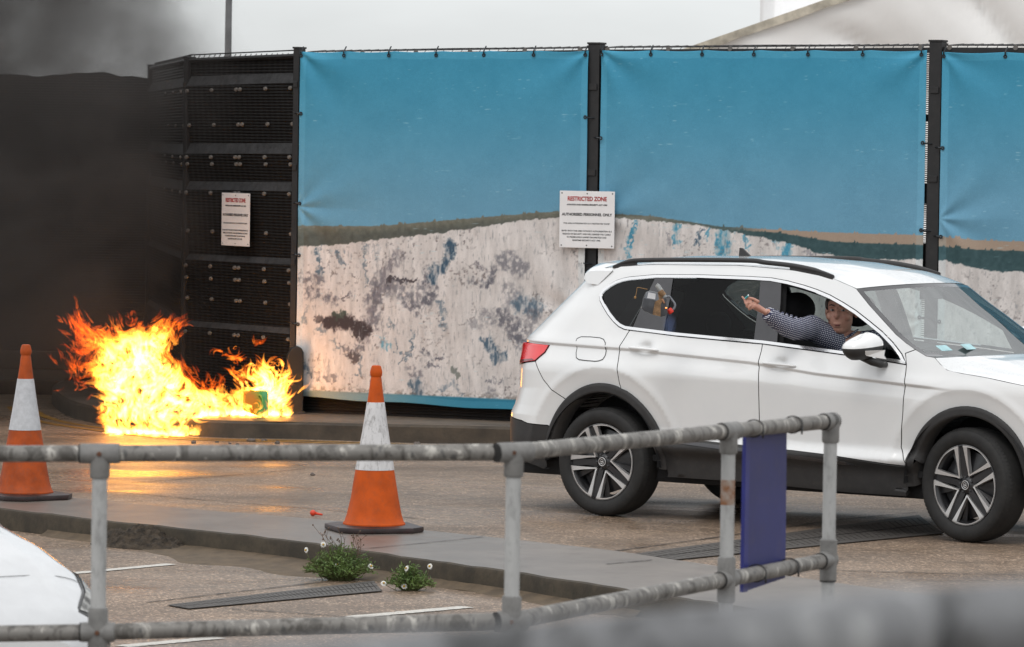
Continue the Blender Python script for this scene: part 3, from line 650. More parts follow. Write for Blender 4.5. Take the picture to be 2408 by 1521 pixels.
def banner(P, Q, x0, x1, zt0, zt1, zb0, zb1, lab, nx, nz, ties_top, ties_side, seed):
    d = Q-P; L = float(np.linalg.norm(d)); a = math.atan2(d[1], d[0]); ux = np.array((math.cos(a), math.sin(a))); un = np.array((ux[1], -ux[0]))
    o = empty('banner', (P[0], P[1], .14), a); tag(o, lab, 'banner', 'printed cliff banners tied to the fence')
    S_, T_ = np.meshgrid(np.linspace(0, 1, nx+1), np.linspace(0, 1, nz+1))
    X_ = x0+(x1-x0)*S_; zt_, zb_ = zt0+(zt1-zt0)*S_, zb0+(zb1-zb0)*S_
    sag = np.abs(np.sin(S_*math.pi*(len(ties_top)-1)))*.010
    Z_ = zb_+(zt_-sag-zb_)*T_+(.006*np.sin(S_*17+seed))*(1-T_)
    w_, h_ = x1-x0, zt0-zb0; U, V = S_*w_, T_*h_
    Y_ = np.full(U.shape, -.075)
    amp = lambda q, s_: np.exp(-(q/s_)**2)
    for cx_, cy_, sg in ((0, h_, 1), (w_, h_, -1), (0, 0, 1), (w_, 0, -1), (0, h_*.55, 1), (w_, h_*.28, -1)):
        dx, dy = np.abs(U-cx_), np.abs(V-cy_); r_ = np.hypot(dx, dy)+1e-6; th = np.arctan2(dy, dx)
        Y_ += .009*amp(r_-.15, .55)*np.sin(th*7+seed+sg)*sm(r_/.12)
    Y_ += .012*(fbm(U*1.3+seed, V*.8, 3, seed)-.5)*2+.006*(fbm(U*4, V*1.2, 3, seed+5)-.5)*2
    W_ = np.stack([P[0]+ux[0]*X_-un[0]*0+(-ux[1])*Y_, P[1]+ux[1]*X_+ux[0]*Y_, Z_], -1)
    px, py = project(W_.reshape(-1, 3)); ed = np.minimum.reduce([U, w_-U, V, h_-V]).reshape(-1)
    colr = lin(print_img(px, py, ed))/BK; colr = np.clip(colr, .004, .86)
    me = bpy.data.meshes.new('cloth'); n = nx+1
    vv = np.stack([X_, Y_, Z_-.14], -1).reshape(-1, 3)
    idx = np.arange((nx+1)*(nz+1)).reshape(nz+1, nx+1)
    q = np.stack([idx[:-1, :-1], idx[:-1, 1:], idx[1:, 1:], idx[1:, :-1]], -1).reshape(-1, 4)
    me.vertices.add(len(vv)); me.vertices.foreach_set('co', vv.ravel())
    me.loops.add(q.size); me.loops.foreach_set('vertex_index', q.ravel().astype(np.int32))
    me.polygons.add(len(q)); me.polygons.foreach_set('loop_start', np.arange(0, q.size, 4, dtype=np.int32)); me.polygons.foreach_set('loop_total', np.full(len(q), 4, dtype=np.int32))
    me.update(calc_edges=True); me.polygons.foreach_set('use_smooth', [True]*len(q))
    ca = me.color_attributes.new('print', 'FLOAT_COLOR', 'POINT'); ca.data.foreach_set('color', np.concatenate([colr, np.ones((len(colr), 1))], 1).astype(np.float32).ravel())
    c = link('cloth', me, M_cloth, o)
    so_ = c.modifiers.new('thick', 'SOLIDIFY'); so_.thickness = .0015; so_.offset = 1
    em = MB().lathe([(.006, .004), (.016, .004), (.017, 0), (.006, 0)], 12, (0, 0, 0), (0, -1, 0)).tube([(0, .0, .005), (.004, -.012, .03), (.006, .03, .075)], .006, 5).mesh('tie', 40); em.materials.append(M_eyelet)
    for t_ in ties_top:
        e_ = link('tie', em, None, o); e_.location = (x0+w_*t_, -.085, zt0+(zt1-zt0)*t_-.14-.035)
    for sd_ in (0, 1):
        for t_ in ties_side:
            e_ = link('tie', em, None, o); e_.location = (x0+.018+(w_-.036)*sd_, -.085, zb0+(zt0-zb0)*t_-.14); e_.rotation_euler = (0, R(-90 if sd_ == 0 else 90), 0)
    return o
def onbay(P, Q, px, py):                                        # bay-plane coordinates (x along, z) of a picture point
    d = Q-P; u = d/np.linalg.norm(d); n = np.array((u[1], -u[0])); P2 = P+n*.075
    r = rayd(px, py); A_ = np.array([[u[0], -r[0]], [u[1], -r[1]]]); s_ = np.linalg.solve(A_, -P2+np.array((0, 0)))
    return float(s_[0]), float(CAMH+r[2]*s_[1])
def ban(P, Q, tl, tr, bl, br, *a):
    (xa, z0), (xb, z1), (_, z2), (_, z3) = onbay(P, Q, *tl), onbay(P, Q, *tr), onbay(P, Q, *bl), onbay(P, Q, *br)
    return banner(P, Q, xa, xb, z0, z1, z2, z3, *a)
ban(FA, FB, (706, 121), (1384, 119), (699, 932), (1370, 975), 'blue sky and white cliff banner beside the fire', 420, 480, [.005, .157, .315, .48, .645, .815, .99], [.02, .21, .41, .56, .82], 1)
ban(FB, FC, (1412, 118), (2179, 118), (1392, 978), (2165, 1000), 'blue banner with the white cliff sloping down behind the car roof', 470, 440, [.005, .16, .32, .48, .645, .81, .985], [.05, .3, .53, .76], 2)
ban(FC, FD, (2216, 122), (2980, 125), (2205, 990), (2960, 1010), 'blue banner partly cut off by the picture edge', 300, 420, [.005, .2, .4, .6, .8, .99], [.05, .27, .50, .74], 4)

# ---- restricted zone notices
M_sign = simple('white_board', (.80, .79, .79), .45, var=.03, vscale=5); M_txt = simple('black_lettering', (.02, .02, .022), .6); M_redt = simple('red_lettering', (.42, .02, .02), .6)
def text_mesh(s, size, off=0.0, align='CENTER'):
    cu = bpy.data.curves.new('txt', 'FONT'); cu.body = s; cu.size = size; cu.align_x = align; cu.offset = off; cu.extrude = .0004
    o = bpy.data.objects.new('txt', cu); col.objects.link(o); dg = bpy.context.evaluated_depsgraph_get(); dg.update()
    me = bpy.data.meshes.new_from_object(o.evaluated_get(dg)); bpy.data.objects.remove(o); return me
def notice(loc, ang, lab, w, h):
    o = empty('restricted_zone_sign', loc, ang); tag(o, lab, 'sign', 'restricted zone notices on the fence')
    MB().box((0, 0, 0), (w, .006, h)).build('board', M_sign, o, bevel=.0015)
    k_ = h/.455
    for txt, sz, z_, m, off, wid in (('RESTRICTED ZONE', .047, .150, M_redt, .0016, .335), ('AVIATION AND MARINE SECURITY ACT 1990', .0165, .112, M_txt, .0007, .345), ('AUTHORISED PERSONNEL ONLY', .030, .030, M_txt, .0010, .43),
        ("THIS AREA IS DESIGNATED AS A 'RESTRICTED ZONE'.", .0155, -.037, M_txt, .0002, .40), ('ENTRY INTO THIS AREA WITHOUT AUTHORISATION IS A', .0165, -.098, M_txt, .0003, .43), ('BREACH OF SECURITY AND WILL RENDER YOU LIABLE', .0165, -.123, M_txt, .0003, .41), ('TO PROSECUTION UNDER THE AVIATION AND', .0165, -.148, M_txt, .0003, .34), ('MARITIME SECURITY ACT 1990.', .0165, -.173, M_txt, .0003, .24)):
        me = text_mesh(txt, sz*k_, off); vs = np.array([v.co for v in me.vertices]); sx_ = wid*w/.47/max(1e-6, vs[:, 0].max()-vs[:, 0].min()); me.materials.clear(); me.materials.append(m)
        t_ = link('lettering', me, None, o); t_.location = (0, -.0042, z_*k_); t_.rotation_euler = (R(90), 0, 0); t_.scale = (sx_, 1, 1)
    sm_ = MB().lathe([(0, .003), (.005, .002), (.006, 0)], 8, (0, 0, 0), (0, -1, 0)).mesh('screw', True); sm_.materials.append(M_txt)
    for x_, z_ in ((-.46, .46), (.46, .46), (-.46, -.46), (.46, -.46), (0, .455), (0, -.455)):
        s_ = link('screw', sm_, None, o); s_.location = (x_*w, -.003, z_*h)
    return o
un = np.array((math.sin(angR), -math.cos(angR)))
sx_, sz_ = onbay(FA, FB, 1387, 516); uA = np.array((math.cos(angR), math.sin(angR)))
c = FA+uA*sx_+un*.135; notice((c[0], c[1], sz_), angR, 'white restricted zone notice between two blue banners', .495, .465)
dE = FA-FE; aE = math.atan2(dE[1], dE[0]); uE = dE/np.linalg.norm(dE); nE = np.array((uE[1], -uE[0]))
r = rayd(554, 516); s_ = np.linalg.solve(np.array([[uE[0], -r[0]], [uE[1], -r[1]]]), -(FE+nE*.075)); c = FE+uE*s_[0]+nE*.075
notice((c[0], c[1], CAMH+r[2]*s_[1]), aE, 'white restricted zone notice on the black panel above the fire', .485, .455)

# ---- behind the fence: lamp pole, marquee
M_galvp = simple('grey_pole_steel', (.17, .175, .18), .6, var=.2, vscale=3)
pp = yp(536, 135, 62); po = empty('lamp_pole', (pp[0], pp[1], 0)); tag(po, 'slim grey pole rising behind the black fence', 'pole')
MB().tube([(0, 0, 0), (0, 0, 4), (.03, 0, 9)], [.055, .045, .036], 14).build('shaft', M_galvp, po, smooth=True)
MB().lathe([(.09, 0), (.09, .5), (.07, .55), (.055, .56)], 14).build('base_sleeve', M_galvp, po, smooth=40)
MB().box((.25, -.2, 9.02), (.7, .2, .1), .4).build('lamp_head', M_galvp, po, bevel=.03)
M_tent = simple('white_canvas', (.86, .855, .84), .7, var=.03, vscale=1.2); M_hem = simple('canvas_hem', (.60, .55, .45), .8, var=.25, vscale=4)
Yt = 58.0; t0 = yp(1650, 104, Yt); t1 = yp(1952, 0, Yt); sl_ = (t1[2]-t0[2])/(t1[0]-t0[0])
mo = empty('marquee', (t0[0], Yt, 0)); tag(mo, 'white canvas marquee with a creased sloping gable behind the fence', 'marquee')
def tz(x_): return t0[2]-.6+0*x_
nx, nz2 = 220, 40; vs = []; Wt = 14.0; ridge = Wt/2
for j in range(nz2+1):
    for i in range(nx+1):
        x_ = -1.2+Wt*i/nx; ztop_ = t0[2]+sl_*x_ if x_ < ridge-1.2 else t0[2]+sl_*(2*(ridge-1.2)-x_)
        z_ = ztop_*j/nz2; dg_ = 1.5*(x_*.80+z_*.9+.5*mnoise.noise((x_*.5, z_*.4, 3)))
        y_ = .20*(1-abs(math.sin(dg_*1.7+.7*math.sin(x_*1.3))))**1.5*sm((ztop_-z_)/.8)*sm((x_+1)/1.5)+.05*mnoise.noise((dg_*1.6, z_*.3, 0))
        vs.append((x_, y_, z_))
MB().add(vs, [(j*(nx+1)+i, j*(nx+1)+i+1, (j+1)*(nx+1)+i+1, (j+1)*(nx+1)+i) for j in range(nz2) for i in range(nx)]).build('gable', M_tent, mo, smooth=True)
rz_ = t0[2]+sl_*(ridge-1.2)
MB().add([(-1.3, -.05, t0[2]-sl_*1.3), (ridge-1.2, -.05, rz_+.05), (ridge-1.2, 20, rz_+.05), (-1.3, 20, t0[2]-sl_*1.3), (Wt-1.1, -.05, t0[2]-sl_*1.3), (Wt-1.1, 20, t0[2]-sl_*1.3)], [(0, 1, 2, 3), (1, 4, 5, 2)]).build('roof', M_tent, mo)
hm = MB(); L2 = math.hypot(1, sl_)
for a_, b_ in (((-1.3, t0[2]-sl_*1.3), (ridge-1.2, rz_+.02)), ((ridge-1.2, rz_+.02), (Wt-1.1, t0[2]-sl_*1.3))):
    P_ = [np.array(a_)+(np.array(b_)-np.array(a_))*i/40 for i in range(41)]
    hm.add([(q[0], -.075, q[1]+.02) for q in P_]+[(q[0], -.075, q[1]-.09-.02*mnoise.noise((q[0]*3, 0, 0))) for q in P_], [(i, i+1, 42+i, 41+i) for i in range(40)])
hm.build('hem', M_hem, mo)
w0 = yp(1816, 30, 75); wo_ = empty('white_tent_tower', (w0[0], 75, 0)); tag(wo_, 'bright white tent wall rising behind the marquee gable', 'tent')
M_tent2 = simple('bright_canvas', (.86, .86, .86), .6, var=.02)
MB().box((4, 2, 3.5), (8, 4, 7.0)).build('wall', M_tent2, wo_, bevel=.15); MB().prism([(-.2, 7), (8.2, 7), (4, 9)], (0, 4.1, 0), (1, 0, 0), (0, 0, 1), 4.2).build('roof', M_tent2, wo_)

from mathutils.geometry import delaunay_2d_cdt
# ------------------------------------------------------------------ the white SUV: x forward, y left, s = outward on either side
CX_, CY_, CTH = 1.13101497, 31.5088527, .635012869
suv = empty('suv', (CX_, CY_, 0), -CTH)
tag(suv, 'white wet SUV with black roof rails, driver window down', 'car')
def wcar(P):                                                    # world -> (a, s, z)
    dx, dy = P[0]-CX_, P[1]-CY_; c_, s_ = math.cos(CTH), math.sin(CTH)
    return np.array((dx*c_-dy*s_, -dx*s_-dy*c_, P[2]))
def carw(a, s, z):
    c_, s_ = math.cos(CTH), math.sin(CTH); return np.array((CX_+a*c_-s*s_, CY_-a*s_-s*c_, z))
O_ = wcar(CAMP)
def carray(k, x, y):
    q = D(k, x, y) if k else (x, y); return wcar(CAMP+rayd(*q))-O_
def AT(k, x, y, s):                                             # (a, s, z) of a picture point in the plane s = const
    d = carray(k, x, y); return O_+d*((s-O_[1])/d[1])
# ---- body surface S(u, z)
ZB = np.linspace(.1, 1.9, 361)
_b = np.interp(ZB, [.1, .18, .28, .40, .50, .95, 1.0, 1.03, 1.08, 1.35, 1.62, 1.70, 1.9], [.82, .85, .885, .905, .915, .918, .907, .893, .874, .775, .66, .612, .50])
_b = np.convolve(np.pad(_b, 4, mode='edge'), np.ones(9)/9, 'valid')
A0R = ([.1, .44, .64, .70, .82, .96, 1.10, 1.16, 1.30, 1.545, 1.66], [-.50, -.52, -.517, -.485, -.445, -.44, -.455, -.42, -.29, -.06, -.0])
RA, RS, A0F, RAF, RSF = .42, .32, 2.86, .85, .52
def zc_(u): return np.interp(u, [-.9, -.71, .19, 1.15, 1.67, 2.35, 2.8], [1.137, 1.137, 1.117, 1.07, 1.02, .98, .955])
def zk_(u): return np.interp(u, [0, .33, 1.18, 1.69, 2.36, 3], [.985, .977, .949, .92, .883, .86])
def rarch(th, top, side): return side+(top-side)*np.maximum(0, np.sin(th))**2
HAND = []
def S(u, z):
    u, z = np.asarray(u, float), np.asarray(z, float)
    b = np.interp(z, ZB, _b)
    d = zc_(u)-z; f = sm((u+.95)/.1)*sm((2.75-u)/.35)
    b = b+f*np.where(d < 0, .009*np.exp(-(d/.05)**2), .009*(1-sm(d/.024))-.010*sm(d/.024)*np.exp(-((d-.024)/.07)**2))
    k = zk_(u)-z; fk = sm((u-.2)/.35)*sm((2.65-u)/.3)
    b = b-fk*.046*np.clip(k/.36, 0, 1)+fk*.042*np.exp(-((z-.485)/.050)**2)
    for c, t_, s_ in ((0, .517, .485), (2.79, .492, .465)):
        r = np.hypot(u-c, z-.359); th = np.arctan2(z-.359, u-c); ro = rarch(th, t_, s_)
        b = b+(z > .3)*(-.030*np.clip((ro+.105-r)/.105, 0, 1)+.004*np.exp(-((r-ro-.12)/.03)**2))
    for hu, hz in HAND: b = b-.034*np.exp(-((u-hu)/.050)**2-((z-hz-.010)/.030)**2)
    b = b-.05*sm((.1-u)/1.0)
    a0 = np.interp(z, *A0R); ph = np.clip((a0-u)/RA, 0, None); p1 = np.minimum(ph, math.pi/2)
    a = np.where(ph > 0, a0-RA*np.sin(p1), u); s = np.where(ph > 0, b-RS*(1-np.cos(p1))-(ph-p1)*RA*1.0, b)
    pf = np.clip((u-A0F)/RAF, 0, None); p2 = np.minimum(pf, math.pi/2)
    a = np.where(pf > 0, A0F+RAF*np.sin(p2)*(.97-.10*sm((z-.75)/.35)), a); s = np.where(pf > 0, s-RSF*(1-np.cos(p2))-(pf-p2)*RAF*.5, s)
    return np.stack([a, s, z+0*a], -1)
def Sn(u, z):
    e_ = 2e-3; du = S(u+e_, z)-S(u-e_, z); dz = S(u, z+e_)-S(u, z-e_)
    n = np.cross(dz, du); n /= np.linalg.norm(n, axis=-1, keepdims=True)+1e-12
    return np.where((n[..., 1:2] < -.3), -n, n) if False else n
def T(k, x, y):                                                 # picture point -> (u, z) on the body surface
    d = carray(k, x, y); s = .85
    for _ in range(50):
        t = (s-O_[1])/d[1]; q = O_+d*t; s = s+.6*(float(S(q[0], q[2])[1])-s) if q[0] > -.45 else s+.6*(.80-s)
    u, z = q[0], q[2]
    for _ in range(12):
        P_ = S(u, z); e_ = 1e-4
        r = P_-(O_+d*t); J = np.stack([(S(u+e_, z)-P_)/e_, (S(u, z+e_)-P_)/e_, -d], -1)
        try: dx = np.linalg.lstsq(J, -r, rcond=None)[0]
        except Exception: break
        dx = np.clip(dx, -.15, .15); u += dx[0]*.8; z += dx[1]*.8; t += dx[2]*.8
    return (float(u), float(z))
TL = lambda k, pts: [T(k, *q) for q in pts]
hR, hF = T('z1', 1105, 775), T('z2', 415, 875)
HAND += [(hR[0], hR[1]+.004), (hF[0], hF[1]+.004)]
def area(p): return .5*sum(p[i][0]*p[(i+1) % len(p)][1]-p[(i+1) % len(p)][0]*p[i][1] for i in range(len(p)))
def clean(p, d=.002):
    o = []
    for q in p:
        if not o or math.hypot(q[0]-o[-1][0], q[1]-o[-1][1]) > d: o.append((float(q[0]), float(q[1])))
    if math.hypot(o[0][0]-o[-1][0], o[0][1]-o[-1][1]) < d: o.pop()
    return o if area(o) > 0 else o[::-1]
def inset(p, d):
    p = clean(p); n = len(p); out = []
    for i in range(n):
        a, b, c = np.array(p[i-1]), np.array(p[i]), np.array(p[(i+1) % n]); e1, e2 = nrm(b-a), nrm(c-b)
        n1, n2 = np.array((-e1[1], e1[0])), np.array((-e2[1], e2[0])); m_ = nrm(n1+n2); k = max(.45, float(np.dot(m_, n1)))
        out.append(tuple(b+m_*d/k))
    return out
def fill(p, cell, cz=.0125):
    B_ = []; n = len(p)
    for i in range(n):
        a, b = np.array(p[i]), np.array(p[(i+1) % n]); k = max(1, int(max(abs(b[0]-a[0])/cell, abs(b[1]-a[1])/(cell*.6))+.999))
        B_ += [tuple(a+(b-a)*j/k) for j in range(k)]
    A = np.array(B_); nx_, ny_ = A[:, 0], A[:, 1]; x2, y2 = np.roll(nx_, -1), np.roll(ny_, -1); pts = []; cs = min(cell, cz)
    sh_ = lambda x: zc_(x)-1.08
    rel = ny_-sh_(nx_); rows = list(np.arange(rel.min()+cs/2, rel.max(), cs))
    if cell <= .035: rows = [r for r in rows if abs(r-1.08) > .040]+list(1.08+np.arange(-.038, .039, .0045))
    xs_ = np.arange(nx_.min()+cell*.25, nx_.max(), cell*.6 if cell <= .035 else cell)
    for r in rows:
        zz = r+sh_(xs_)
        for x, z in zip(xs_, zz):
            cr = np.nonzero((ny_ > z) != (y2 > z))[0]; ins_ = np.count_nonzero(x < (x2[cr]-nx_[cr])*(z-ny_[cr])/(y2[cr]-ny_[cr])+nx_[cr]) % 2
            if ins_ and np.min(np.hypot(nx_-x, (ny_-z)*1.4)) > cs*.45: pts.append((x, z))
    allp = [Vector(q) for q in B_]+[Vector(q) for q in pts]; m = len(B_)
    vo, eo, fo_, ov_, oe_, of_ = delaunay_2d_cdt(allp, [(i, (i+1) % m) for i in range(m)], [list(range(m))], 1, 1e-6)
    V = np.array([tuple(v) for v in vo]); F = [list(f) for f in fo_]; cnt = {}
    for f in F:
        for a, b in zip(f, f[1:]+f[:1]): cnt[(min(a, b), max(a, b))] = cnt.get((min(a, b), max(a, b)), 0)+1
    return V, F, [e_ for e_, c in cnt.items() if c == 1]
def finish(name, P, N, F, mi, mats, parent, sgn):
    P, N = np.array(P), np.array(N); P = P*np.array((1, -sgn, 1)); N = N*np.array((1, -sgn, 1))
    fl = []
    for f in F:
        q = P[f[0]], P[f[1]], P[f[2]], P[f[-1]]; g_ = np.cross(q[2]-q[0], q[3]-q[1] if len(f) > 3 else q[2]-q[1]); fl.append(list(f) if np.dot(g_, N[f[0]]) >= 0 else list(f)[::-1])
    me = bpy.data.meshes.new(name); me.from_pydata(P.tolist(), [], fl); me.polygons.foreach_set('material_index', mi); me.polygons.foreach_set('use_smooth', [True]*len(fl))
    for m in mats: me.materials.append(m)
    me.update(); me.normals_split_custom_set_from_vertices(N.tolist()); return link(name, me, None, parent)
def panel(name, poly, mats, parent, sgn=1, off=0.0, ins=.003, rim=.016, cell=.035, dome=0):
    mats = mats if isinstance(mats, (list, tuple)) else (mats, M_gap)
    V, F, B = fill(inset(poly, ins), cell); Pn, Nn = S(V[:, 0], V[:, 1]), Sn(V[:, 0], V[:, 1])
    P = Pn+Nn*off; n = len(P); allP = P.tolist(); allN = Nn.tolist(); mi = [0]*len(F); F = [list(f) for f in F]
    if rim:
        for a, b in B:
            k = len(allP); t_ = nrm(P[b]-P[a]); e_ = np.cross(t_, Nn[a])
            allP += [P[a], P[b], P[b]-Nn[b]*rim, P[a]-Nn[a]*rim]; allN += [e_]*4; F.append([k, k+1, k+2, k+3]); mi.append(1)
    return finish(name, allP, allN, F, mi, mats, parent, sgn)
def gridsurf(name, G, mats, parent, mi=None):                   # G: (n, m, 3) of car (x, y, z), smooth sheet
    n, m = G.shape[:2]; mb = MB(); mb.add(G.reshape(-1, 3), [(i*m+j, i*m+j+1, (i+1)*m+j+1, (i+1)*m+j) for i in range(n-1) for j in range(m-1)])
    if mi is not None: mb.mi = [int(mi(i, j)) for i in range(n-1) for j in range(m-1)]
    return mb.build(name, mats, parent, smooth=True)

def paintmat(name, drops=False):
    m, t, b = newmat(name); v = coords(t)
    f = ramp(t, noise(t, v, 2.5, 5, .6), [(.35, (.76, .77, .77)), (.65, (.80, .805, .80))])
    dz = nd(t, 'ShaderNodeSeparateXYZ', {0: v}).outputs[2]
    low = ramp(t, dz, [(.35, .55), (.62, .0)]); gr = ramp(t, noise(t, v, 22, 5, .7), [(.45, 0), (.7, .5)])
    mk = nd(t, 'ShaderNodeMath', {0: low, 1: gr}, operation='MULTIPLY').outputs[0]
    f = mixc(t, mk, f, (.42, .38, .33))
    t.links.new(f, b.inputs['Base Color']); b.inputs['Roughness'].default_value = .38; b.inputs['Coat Weight'].default_value = 1; b.inputs['Coat Roughness'].default_value = .04
    if drops:
        vo = nd(t, 'ShaderNodeTexVoronoi', {'Vector': v, 'Scale': 70.0}).outputs[0]; dr = ramp(t, vo, [(.12, 1), (.3, 0)])
        pt = ramp(t, noise(t, coords(t, (.7, 3, 1)), 2.2, 3), [(.46, 0), (.54, 1)]); h = nd(t, 'ShaderNodeMath', {0: dr, 1: pt}, operation='MULTIPLY').outputs[0]
        bn = bumpn(t, h, .9, .006); t.links.new(bn, b.inputs['Coat Normal']); t.links.new(bumpn(t, h, .5, .004), b.inputs['Normal'])
        t.links.new(mixc(t, nd(t, 'ShaderNodeMath', {0: pt, 1: .30}, operation='MULTIPLY').outputs[0], f, (.50, .53, .54)), b.inputs['Base Color'])
    return m
M_paint = paintmat('white_car_paint'); M_paintw = paintmat('wet_white_car_paint', True)
M_gap = simple('panel_gap', (.008, .008, .008), .8)
M_clad = simple('black_cladding', (.028, .027, .027), .55, var=.12, vscale=10, bump=.15, bscale=300, dirt=.3, dirtc=(.06, .05, .042))
M_gloss = simple('gloss_black_trim', (.035, .034, .038), .18, coat=.6); M_chrome = simple('bright_trim', (.82, .82, .82), .16, metal=.9, var=.02)
M_inner = simple('dark_lining', (.012, .012, .013), .9); M_seat = simple('black_seat_cloth', (.010, .010, .012), .85, var=.2)
M_tyre = simple('tyre_rubber', (.016, .0155, .015), .75, var=.2, vscale=12, dirt=.25, dirtc=(.045, .038, .03)); M_alloy = simple('machined_alloy', (.72, .71, .70), .28, metal=.75, var=.05)
M_rimd = simple('dark_rim_paint', (.018, .018, .02), .35, coat=.3); M_disc = simple('brake_disc', (.22, .2, .18), .4, metal=.8)
def glassmat(name, tint, refl=1.0, rough=.0, haze=0.0, hazec=(.6, .7, .7)):
    m = bpy.data.materials.new(name); m.use_nodes = True; t = m.node_tree; t.nodes.clear()
    o = nd(t, 'ShaderNodeOutputMaterial'); tr = nd(t, 'ShaderNodeBsdfTransparent', {0: (*tint, 1)}); gl = nd(t, 'ShaderNodeBsdfGlossy', {'Color': (1, 1, 1, 1), 'Roughness': rough})
    fr_ = nd(t, 'ShaderNodeFresnel', {0: 1.5}); k = nd(t, 'ShaderNodeMath', {0: fr_.outputs[0], 1: refl}, operation='MULTIPLY'); mx_ = nd(t, 'ShaderNodeMixShader', {0: k.outputs[0], 1: tr.outputs[0], 2: gl.outputs[0]})
    out = mx_.outputs[0]
    if haze:
        df = nd(t, 'ShaderNodeBsdfDiffuse', {0: (*hazec, 1)}); nz_ = ramp(t, noise(t, coords(t), 3, 4), [(.3, haze*.6), (.7, haze*1.3)])
        out = nd(t, 'ShaderNodeMixShader', {0: nz_, 1: out, 2: df.outputs[0]}).outputs[0]
    t.links.new(out, o.inputs[0]); return m
M_wind = glassmat('windscreen_glass', (.74, .84, .83), .26, .0, .04, (.62, .72, .72)); M_tint = glassmat('tinted_glass', (.36, .43, .43), .35); M_clear = glassmat('clear_glass', (.80, .86, .85), .9)
M_quarter = glassmat('quarter_glass', (.16, .19, .20), .6)
def lampmat(name, c, em=0):
    m, t, b = newmat(name); b.inputs['Base Color'].default_value = (*c, 1); b.inputs['Roughness'].default_value = .12; b.inputs['Coat Weight'].default_value = 1
    if em: b.inputs['Emission Color'].default_value = (*c, 1); b.inputs['Emission Strength'].default_value = em
    return m
M_red = lampmat('red_lamp', (.62, .012, .016), .25); M_redd = lampmat('dark_red_lamp', (.20, .006, .012)); M_pink = lampmat('pink_reflex', (.75, .03, .22), .3)

# outlines traced as (u, z)
dlo_top = TL('z1', [(775, 380), (784, 352), (812, 322), (855, 290), (900, 265), (950, 248), (1000, 238), (1195, 220), (1500, 221), (1892, 235)])+TL('z2', [(355, 213), (480, 236), (600, 268), (700, 301), (800, 343), (900, 399), (1000, 463), (1100, 541), (1200, 623), (1280, 705), (1345, 790), (1382, 868)])
dlo_bot = TL('z2', [(1376, 872), (900, 798), (285, 716), (0, 691)])+TL('z1', [(1350, 677), (1000, 633), (960, 627), (920, 607), (880, 571), (840, 521), (800, 455), (780, 414)])
belt_rear = dlo_bot[5]
gap_rear = TL('z1', [(1000, 633), (985, 655), (925, 750), (922, 800), (911, 880), (910, 950), (922, 1020), (935, 1066)])
gapB = TL('z2', [(285, 716), (280, 750), (255, 870), (256, 1000), (262, 1310)]); gapB.append((gapB[-1][0]+.004, .518))
gapF = TL('z2', [(1380, 873), (1365, 1010), (1352, 1250), (1340, 1500)]); gapF.append((2.342, .453))
sill = [(.462, .548), (1.12, .525), (1.772, .498), (2.116, .470), (2.342, .453)]
def arc(c, top, side, a, b, n, d=0): 
    return [(c+(rarch(t, top, side)+d)*math.cos(t), .359+(rarch(t, top, side)+d)*math.sin(t)) for t in np.linspace(R(a), R(b), n)]
angp = lambda q, c: math.degrees(math.atan2(q[1]-.359, q[0]-c))
aR = angp(gap_rear[-1], 0)
RO, FO = (0, .517, .485), (2.79, .492, .465)
ut = lambda z: float(np.interp(z, *A0R)-RA*1.31)
ze = lambda u: np.interp(u, [-.75, -.5, -.2, .2, .9, 1.3, 1.63, 1.83], [1.50, 1.578, 1.632, 1.664, 1.677, 1.66, 1.617, 1.556])
ws = TL('z2', [(1000, 295), (1100, 420), (1200, 530), (1300, 640), (1380, 708), (1450, 757), (1530, 805), (1600, 819)])
lamp = [(ut(1.115), 1.112)]+TL('z1', [(290, 733), (405, 745), (372, 800), (300, 862)])+[(ut(.952), .955)]
lampf, lampb = lamp[2], lamp[4]
aj = 128.0                                                       # angle on the rear arch where the bumper joint meets it
jt = arc(*RO, aj, aj, 1)[0]
joint = [lampb]+TL('z1', [(320, 920), (360, 1000), (420, 1075)])+[jt]
body_poly = gap_rear[::1]+arc(*RO, aR, aj, 22)[1:]+joint[::-1][1:]+[lamp[3], lampf, lamp[1], (ut(1.118), 1.118)]
body_poly += [(ut(z), z) for z in np.linspace(1.15, 1.555, 12)]
body_poly += [(u, float(ze(u))) for u in np.linspace(-.46, 1.80, 30)]
fmeet = T('z2', 1372, 786)
body_poly += ws[:6]+[fmeet]+dlo_top[::-1][0:]+dlo_bot[::-1][:7]
bon = TL('z2', [(1600, 822), (1640, 868), (1690, 911), (1800, 937), (2000, 972), (2274, 1031)])
bon = bon+[(3.45, .968), (3.70, .93)]
fend = [gapF[0], fmeet, ws[5], ws[6], ws[7]]+bon+[(3.74, .80), (3.62, .66), (3.42, .62)]
a1, a2 = angp((2.342, .453), 2.79), 40
fend = fend+arc(*FO, 32, 180-16, 26)+[(2.342, .453)]+gapF[::-1][1:-1]
rdoor = gap_rear+arc(*RO, aR, 24, 10)[1:]+[(gapB[-1][0]*f+.462*(1-f), .548+(.520-.548)*f) for f in (0, .25, .5, .75)]+gapB[::-1]+dlo_bot[3:5]
fdoor = gapB[:]+[(1.5, .511), (1.772, .498), (2.116, .470)]+gapF[::-1]+dlo_bot[1:2]
bline = TL('z1', [(390, 1338), (240, 1322)])
rbump = joint[:]+arc(*RO, aj, angp(bline[0], 0), 12)[1:]+[bline[0], bline[1], (-.70, .598), (ut(.62), .625), (ut(.80), .80), (ut(.952), .952)]
rlow = [bline[0], bline[1], (-.70, .598), (ut(.62), .625), (ut(.45), .45), (ut(.38)+.03, .38), (-.66, .325), (-.50, .285), (-.445, .29)]+arc(*RO, 188, angp(bline[0], 0), 8)
rq = inset(dlo_top+dlo_bot, .019)
chrome_o, chrome_i = inset(dlo_top+dlo_bot, .003), inset(dlo_top+dlo_bot, .021)
